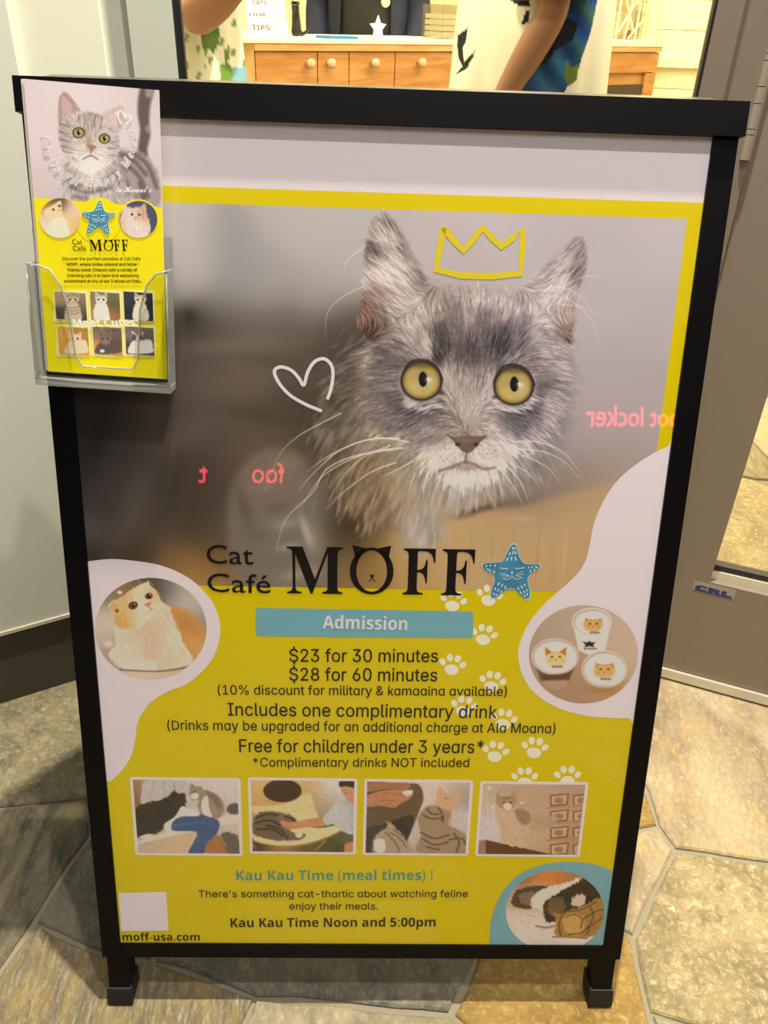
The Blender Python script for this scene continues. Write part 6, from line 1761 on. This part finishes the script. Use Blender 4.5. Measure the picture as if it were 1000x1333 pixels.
def person(loc, rz, label, skin, arms, hair_col, legs_col, shoe_col=(60, 56, 52)):
    """a standing figure: one continuous body; arms = {side: (shoulder, elbow, wrist, palm)} in the figure's own axes"""
    t = thing('person', loc, label, 'person')
    c_, s_ = math.cos(rz), math.sin(rz)
    def Wd(p): return np.array([loc[0] + p[0] * c_ - p[1] * s_, loc[1] + p[0] * s_ + p[1] * c_, loc[2] + p[2]])
    N, E = [], []
    def add(p, r, link=None):
        w = Wd(p)
        N.append((w[0], w[1], w[2], r))
        if link is not None: E.append((link, len(N) - 1))
        return len(N) - 1
    pel = add((0, 0, .95), .125)
    sp = add((0, 0, 1.12), .12, pel)
    ch = add((0, .005, 1.29), .125, sp)
    nb = add((0, .015, 1.42), .07, ch)
    nk = add((0, .012, 1.49), .052, nb)
    h1_ = add((0, -.012, 1.565), .070, nk)
    h2_ = add((0, -.006, 1.64), .088, h1_)
    add((0, .004, 1.71), .066, h2_)
    nose = add((0, -.095, 1.615), .013, h2_)
    for s in (-1, 1):
        add((s * .092, .005, 1.615), .014, h2_)
        sh, el, wr, pa = [np.asarray(v, float) for v in arms[s]]
        a0 = add((s * .10, .01, 1.385), .062, ch)
        a1 = add(sh, .057, a0)
        a2 = add((sh + el) / 2, .046, a1)
        a3 = add(el, .041, a2)
        a4 = add(el * .6 + wr * .4, .042, a3)
        a5 = add(wr, .027, a4)
        a6 = add(pa, .030, a5)
        d = unit(pa - wr)
        side = unit(np.cross(d, (0, 1, .01))) if abs(d[1]) < .8 else np.array([1., 0, 0])
        cl = unit(np.cross(side, d))
        for k, (o_, L) in enumerate(((-.027, .060), (-.009, .070), (.009, .066), (.027, .052))):
            b0 = pa + side * o_ + d * .035
            f0 = add(b0, .0095, a6)
            f1 = add(b0 + d * L * .5 + cl * .006, .0085, f0)
            add(b0 + d * L * .9 + cl * .022, .0072, f1)
        t0 = add(wr + d * .035 - side * .036, .0105, a5)
        add(wr + d * .075 - side * .050 + cl * .012, .0085, t0)
        hp = add((s * .085, 0, .87), .092, pel)
        kn = add((s * .095, -.012, .49), .058, hp)
        cf = add((s * .097, .012, .33), .053, kn)
        an = add((s * .10, .02, .09), .038, cf)
        hl = add((s * .10, .045, .045), .034, an)
        add((s * .105, -.15, .035), .031, an)
    me = skin_mesh(N, E, 2, pel)
    body = mesh_ob('body', me, mat('skin_%d_%d_%d' % skin, skin, .5), t)
    # face and hair
    eye = mat('eye_dark', (40, 30, 26), .2)
    for s in (-1, 1):
        V, F = tube([Wd((s * .032, -.0865 + .0, 1.632)), Wd((s * .032, -.094, 1.632))], [.011, .007], 10)
        obj('eye', V, F, eye, t, smooth=True)
    V, F = tube([Wd((-.024, -.082, 1.572)), Wd((0, -.088, 1.569)), Wd((.024, -.082, 1.572))], [.004, .007, .004], 8)
    obj('mouth', V, F, mat('lip', (150, 84, 74), .5), t, smooth=True)
    HV, HF_ = [], []
    nr, ns = 9, 24
    for i in range(nr):
        ph = math.pi * .5 * i / (nr - 1) * 1.30
        for k in range(ns):
            th = 2 * math.pi * k / ns
            back = .5 + .5 * math.sin(th)                      # +y is the back of the head
            ph2 = ph * (.62 + .38 * back)
            HV.append(Wd((.101 * math.sin(ph2) * math.cos(th), .008 + .112 * math.sin(ph2) * math.sin(th), 1.655 + .118 * math.cos(ph2))))
    for i in range(nr - 1):
        for k in range(ns):
            HF_.append((i * ns + k, i * ns + (k + 1) % ns, (i + 1) * ns + (k + 1) % ns, (i + 1) * ns + k))
    ho = obj('hair', HV, HF_, mat('hair_%d' % hair_col[0], hair_col, .6), t, smooth=True)
    sm = ho.modifiers.new('thick', 'SOLIDIFY'); sm.thickness = .012
    # trousers and shoes
    lm = mat('cloth_%d_%d_%d' % legs_col, legs_col, .8, bump=.3, bscale=200)
    V, F = [], []
    rings = ((1.0, .165, .135), (.93, .172, .142), (.84, .176, .14))
    n = 24
    for z, rx, ry in rings:
        for k in range(n):
            a = 2 * math.pi * k / n
            V.append(Wd((rx * math.cos(a), ry * math.sin(a), z)))
    for i in range(len(rings) - 1):
        for k in range(n):
            F.append((i * n + k, i * n + (k + 1) % n, (i + 1) * n + (k + 1) % n, (i + 1) * n + k))
    for s in (-1, 1):
        v, f = tube([Wd((s * .088, 0, .87)), Wd((s * .092, -.005, .68)), Wd((s * .097, -.01, .48)), Wd((s * .10, .01, .28)), Wd((s * .10, .018, .09))], [.094, .088, .074, .068, .066], 16)
        F += [tuple(i + len(V) for i in q) for q in f]; V += v
    obj('trousers', V, F, lm, t, smooth=True)
    for s in (-1, 1):
        v, f = tube([Wd((s * .10, .085, .045)), Wd((s * .10, .05, .05)), Wd((s * .103, -.06, .046)), Wd((s * .106, -.15, .038)), Wd((s * .106, -.19, .034))], [.030, .043, .043, .038, .022], 12)
        obj('shoe', v, f, mat('shoe_%d' % shoe_col[0], shoe_col, .6), t, smooth=True)
    return t, Wd

def loft(name, parent, Wd, rings, m, n=96, fold=.006, a0=0.0, a1=2 * math.pi, paint=None, seed=1, sub=5, thick=0.0):
    """cloth around the body: rings (z, cx, cy, rx, ry), folded; paint(x_local, y_local, z, world) -> colour"""
    r = np.random.default_rng(seed)
    ph = r.uniform(0, 6.28, 6)
    Z_ = np.array([q[0] for q in rings], float)
    zs = np.concatenate([np.linspace(Z_[i], Z_[i + 1], sub, endpoint=False) for i in range(len(Z_) - 1)] + [Z_[-1:]])
    R_ = np.array(rings, float)
    V, cols = [], []
    closed = abs(a1 - a0 - 2 * math.pi) < 1e-6
    nn = n if closed else n + 1
    zmax, zmin = Z_.max(), Z_.min()
    order = np.argsort(Z_)
    for z in zs:
        cx, cy, rx, ry = [np.interp(z, Z_[order], R_[order, k]) for k in range(1, 5)]
        g = (zmax - z) / (zmax - zmin + 1e-9)
        for k in range(nn):
            a = a0 + (a1 - a0) * k / n
            w = fold * g * (math.sin(5 * a + ph[0] + 3 * z) + .7 * math.sin(9 * a + ph[1] - 5 * z) + .4 * math.sin(17 * a + ph[2]))
            p = (cx + (rx + w) * math.cos(a), cy + (ry + w) * math.sin(a), z)
            wp = Wd(p)
            V.append(wp)
            if paint: cols.append(paint(p, wp))
    F = []
    for i in range(len(zs) - 1):
        for k in range(nn if closed else nn - 1):
            F.append((i * nn + k, i * nn + (k + 1) % nn, (i + 1) * nn + (k + 1) % nn, (i + 1) * nn + k))
    o = obj(name, V, F, m, parent, smooth=True)
    if paint:
        at = o.data.color_attributes.new('ink', 'FLOAT_COLOR', 'POINT')
        at.data.foreach_set('color', np.concatenate([np.clip(lin(np.array(cols)), 0, .9), np.ones((len(cols), 1))], 1).astype(np.float32).ravel())
    md = o.modifiers.new('thick', 'SOLIDIFY'); md.thickness = .004 if not thick else thick
    return o

def sleeve(name, parent, Wd, pts, rs, m, paint=None):
    P = smooth_closed(pts, 6, False)
    R = np.interp(np.linspace(0, 1, len(P)), np.linspace(0, 1, len(rs)), rs)
    V, F = tube([Wd(p) for p in P], list(R), 24, cap=False)
    o = obj(name, V, F, m, parent, smooth=True)
    if paint:
        cols = [paint(None, v) for v in V]
        at = o.data.color_attributes.new('ink', 'FLOAT_COLOR', 'POINT')
        at.data.foreach_set('color', np.concatenate([np.clip(lin(np.array(cols)), 0, .9), np.ones((len(cols), 1))], 1).astype(np.float32).ravel())
    md = o.modifiers.new('thick', 'SOLIDIFY'); md.thickness = .004
    return o

def inside(pt, poly):
    x, y = pt
    c_ = False
    for i in range(len(poly)):
        (ax, ay), (bx, by) = poly[i], poly[i - 1]
        if (ay > y) != (by > y) and x < (bx - ax) * (y - ay) / (by - ay) + ax: c_ = not c_
    return c_
cloth_print = print_mat('printed_cloth', .8)

# 1: the shop hand behind the counter, dark open jacket over black
pos = on_top(1.21, .83, 0)
def arm(s, sh, el, wr, pa): return tuple(np.array([s * v[0], v[1], v[2]]) for v in (sh, el, wr, pa))
ar = {s: arm(s, (.185, .01, 1.37), (.25, .02, 1.10), (.20, -.17, 1.035), (.16, -.25, 1.03)) for s in (-1, 1)}
ar = {s: arm(s, (.185, .01, 1.37), (.265, .03, 1.10), (.25, -.10, .90), (.23, -.15, .83)) for s in (-1, 1)}
staff, Wd = person(tuple(pos), math.radians(-4), 'person in a dark navy jacket and black shirt standing behind the wooden counter', (196, 150, 120), ar, (38, 30, 28), (40, 40, 48))
tee = mat('black_tee', (26, 26, 28), .8)
navy = mat('navy_jacket', (28, 34, 58), .85, bump=.4, bscale=150)
loft('shirt', staff, Wd, ((1.44, 0, .015, .085, .075), (1.40, 0, .01, .19, .105), (1.28, 0, 0, .19, .142), (1.10, 0, 0, .18, .140), (.93, 0, 0, .188, .148), (.86, 0, 0, .19, .15)), tee, 64, .004)
loft('jacket', staff, Wd, ((1.45, 0, .02, .10, .09), (1.40, 0, .012, .205, .120), (1.28, 0, .0, .208, .162), (1.10, 0, 0, .206, .160), (.93, 0, 0, .212, .168), (.80, 0, 0, .215, .172)), navy, 64, .006, math.radians(-52), math.radians(232))
for s in (-1, 1):
    sh, el, wr, pa = ar[s]
    sleeve('sleeve', staff, Wd, [(s * .15, .01, 1.39), sh, (sh + el) / 2, el, wr], [.085, .078, .070, .064, .056], navy)
def badge(a, z, r, m, nm):
    p = Wd((.165 * math.sin(a), -.152 * math.cos(a), z)); q = Wd((.195 * math.sin(a), -.185 * math.cos(a), z))
    d = unit(q - p)
    V, F = tube([p + d * .004, p + d * .012], [r, r * .9], 20)
    obj(nm, V, F, m, staff)
badge(.62, 1.145, .026, mat('badge_cream', (226, 206, 170), .4), 'badge')
fr_ = (Wd((.02, -.147, 1.17)), Wd((1, 0, 0)) - Wd((0, 0, 0)), np.array([0, 0, 1.]), Wd((0, -1, 0)) - Wd((0, 0, 0)))
box('name_tag', (-.08, 0, 0), (-.01, .035, .004), mat('tag_grey', (150, 150, 146), .5), staff, frame=fr_, bevel=.001)
box('name_tag', (.015, .004, -.008), (.075, .04, .002), mat('tag_white', (226, 226, 222), .5), staff, frame=fr_, bevel=.001)

# 2: visitor in a white printed shirt, side on, arm hanging
pos2 = (.425, 1.93, 0)
ar = {-1: ((-.185, .0, 1.37), (-.215, .02, 1.10), (-.20, -.10, .88), (-.195, -.14, .80)), 1: ((.185, .0, 1.37), (.225, .0, 1.115), (.225, -.12, .895), (.215, -.165, .82))}
vis, Wd = person(pos2, math.radians(-90), 'person side on in a loose white shirt with a blue flower print, arm hanging down', (150, 108, 84), ar, (40, 32, 28), (66, 60, 56))
BLUE = [(736, -60), (752, -150), (780, -190), (792, -120), (790, -60), (776, 0), (768, 40), (757, 72), (750, 96), (738, 112), (730, 128), (660, 130), (672, 98), (690, 72), (708, 50), (716, 26), (724, 8)]
DARK = [(712, 44), (735, 22), (752, 30), (745, 52), (722, 66), (712, 82), (688, 84), (698, 66)]
GREEN = [(733, 100), (737, 78), (742, 88), (752, 84), (750, 104), (740, 112)]
PINK = [(703, 34), (713, 33), (712, 58), (702, 60)]
BONE = [[(598, 46), (611, 36), (608, 56), (604, 62), (606, 80), (612, 86), (606, 92), (599, 76), (597, 60)], [(603, 84), (620, 66), (616, 78), (606, 90)], [(594, 98), (606, 84), (609, 90)], [(665, 0), (690, 0), (690, 10), (676, 8)], [(685, 14), (690, 14), (688, 28), (679, 34)]]
def paint2(p, w):
    if w[1] > pos2[1] + .02 or w[2] > 1.33: return (222, 222, 208)
    q = to_px(w)
    if inside(q, PINK): return (206, 80, 150)
    if inside(q, GREEN): return (96, 116, 52)
    if inside(q, DARK): return (24, 30, 52)
    if inside(q, BLUE): return (34 + 12 * math.sin(q[0] * .16 - q[1] * .1), 84 + 22 * math.sin(q[0] * .16 - q[1] * .1), 136 + 24 * math.sin(q[0] * .14 - q[1] * .08))
    for b in BONE:
        if inside(q, b): return (34, 32, 34)
    return (226, 227, 214)
loft('shirt', vis, Wd, ((1.46, 0, .02, .09, .09), (1.41, 0, .01, .195, .13), (1.28, 0, -.005, .20, .182), (1.12, 0, -.005, .205, .198), (.98, 0, -.005, .21, .203), (.925, 0, -.005, .212, .206)), cloth_print, 420, .006, paint=paint2, seed=4, sub=34)
for s in (-1, 1):
    sh, el, wr, pa = [np.array(v) for v in ar[s]]
    sleeve('sleeve', vis, Wd, [(s * .14, .0, 1.39), sh, sh * .5 + el * .5, sh * .12 + el * .88], [.10, .095, .088, .090], cloth_print, paint2)

# 3: visitor at the left edge in a leaf print shirt, arm bent
pos3 = (-.49, 1.38, 0)
ar = {-1: ((-.185, .01, 1.37), (-.23, .03, 1.10), (-.22, -.05, .87), (-.21, -.08, .80)), 1: ((.185, .01, 1.37), (.122, -.200, 1.078), (.244, -.357, 1.17), (.285, -.385, 1.235))}
lf_, Wd = person(pos3, math.radians(6), 'person with bent arm in a white leaf print shirt, left edge of the window', (176, 124, 96), ar, (52, 40, 32), (190, 190, 180))
LEAF = [[(259, 30), (276, 26), (285, 40), (283, 58), (276, 68), (262, 60)], [(262, 60), (269, 62), (266, 74)], [(263, 80), (266, 84), (266, 94)], [(290, 66), (297, 58), (297, 78), (292, 84)], [(284, 84), (297, 82), (303, 100), (298, 108), (284, 108), (288, 94)], [(240, 30), (250, 20), (255, 40)]]
def paint3(p, w):
    if w[2] > 1.19: return (232, 230, 210)
    q = to_px(w)
    if inside(q, LEAF[0]) : return (92 + 16 * math.sin(q[1]), 128, 60)
    for b in LEAF[1:]:
        if inside(q, b): return (106, 140, 62)
    if q[0] > 300 and q[1] > 88: return (120, 176, 206)
    if (math.sin(q[0] * .21 + 1) * math.sin(q[1] * .17 + q[0] * .05) > .72): return (120, 150, 84)
    return (232, 230, 210)
loft('shirt', lf_, Wd, ((1.46, 0, .02, .09, .085), (1.41, 0, .01, .19, .12), (1.28, 0, 0, .19, .155), (1.12, 0, 0, .19, .158), (.95, 0, 0, .20, .165), (.80, 0, 0, .208, .172)), cloth_print, 300, .006, paint=paint3, seed=9, sub=26)
for s in (-1, 1):
    sh, el, wr, pa = [np.array(v) for v in ar[s]]
    sleeve('sleeve', lf_, Wd, [(s * .14, .0, 1.39), sh, sh * .6 + el * .4, sh * .3 + el * .7], [.095, .09, .082, .082], cloth_print, paint3)
# ------------------------------------------------------------------ red neon lettering across the concourse, mirrored in the poster cover
fw = box('wall_far', (-3.2, -6.6, 0), (4.6, -6.4, 2.2), mat('far_shopfront', (120, 112, 106), .6), bevel=0)
tag(fw, kind='structure')
red = glow_mat('red_neon', (1.0, .05, .09), 17.0)
def neon(text, x_left, x_right, y, z, cap, label):
    """x_left: where the first letter starts for somebody facing the sign (larger x), x_right: where it ends"""
    root = thing('neon_sign', ((x_left + x_right) / 2, y, z), label, 'neon sign')
    v, f = glyphs(text, 'builtin')
    a_, b_ = v[:, 0].min(), v[:, 0].max()
    k = (x_left - x_right) / (b_ - a_)
    kz = cap / caph('builtin')
    P = np.stack([x_left - (v[:, 0] - a_) * k, np.full(len(v), y), z + v[:, 1] * kz], 1)
    o = obj('lettering', P, f, red, root)
    md = o.modifiers.new('thick', 'SOLIDIFY'); md.thickness = .02
    box('mounting_bar', (x_right - .04, y - .04, z - .06), (x_left + .04, y - .02, z - .035), steel, root, bevel=.002)
    for xx in (x_right + .05, x_left - .05):
        V, F = tube([(xx, -6.4, z - .048), (xx, y - .0405, z - .048)], .008, 8)
        obj('bracket', V, F, steel, root)
    return root
r0 = np.array([.21475, .17335, .7522]); d0 = np.array([.26983, -.95964, .07932])
r1 = np.array([.28953, .17443, .75626]); d1 = np.array([.34882, -.93360, .08191])
YN = -6.2
pA = r0 + d0 * ((YN - r0[1]) / d0[1]); pB = r1 + d1 * ((YN - r1[1]) / d1[1])
wl_ = pB[0] - pA[0]                                     # from the last r to the o of foot
neon('foot locker', pB[0] + wl_ * .34, pA[0], YN, pA[2] - .05, .19, 'red neon shop lettering reading foot locker on the far shopfront')
r0 = np.array([-.11458, .15808, .69504]); d0 = np.array([-.12070, -.99262, .01201])
r1 = np.array([-.18037, .15559, .68570]); d1 = np.array([-.19651, -.98050, .00081])
pA = r0 + d0 * ((YN - r0[1]) / d0[1]); pB = r1 + d1 * ((YN - r1[1]) / d1[1])
neon('foo      t', pA[0] + .16, pB[0] - .02, YN, pB[2] - .03, .18, 'dimmer red neon shop lettering low on the far shopfront')
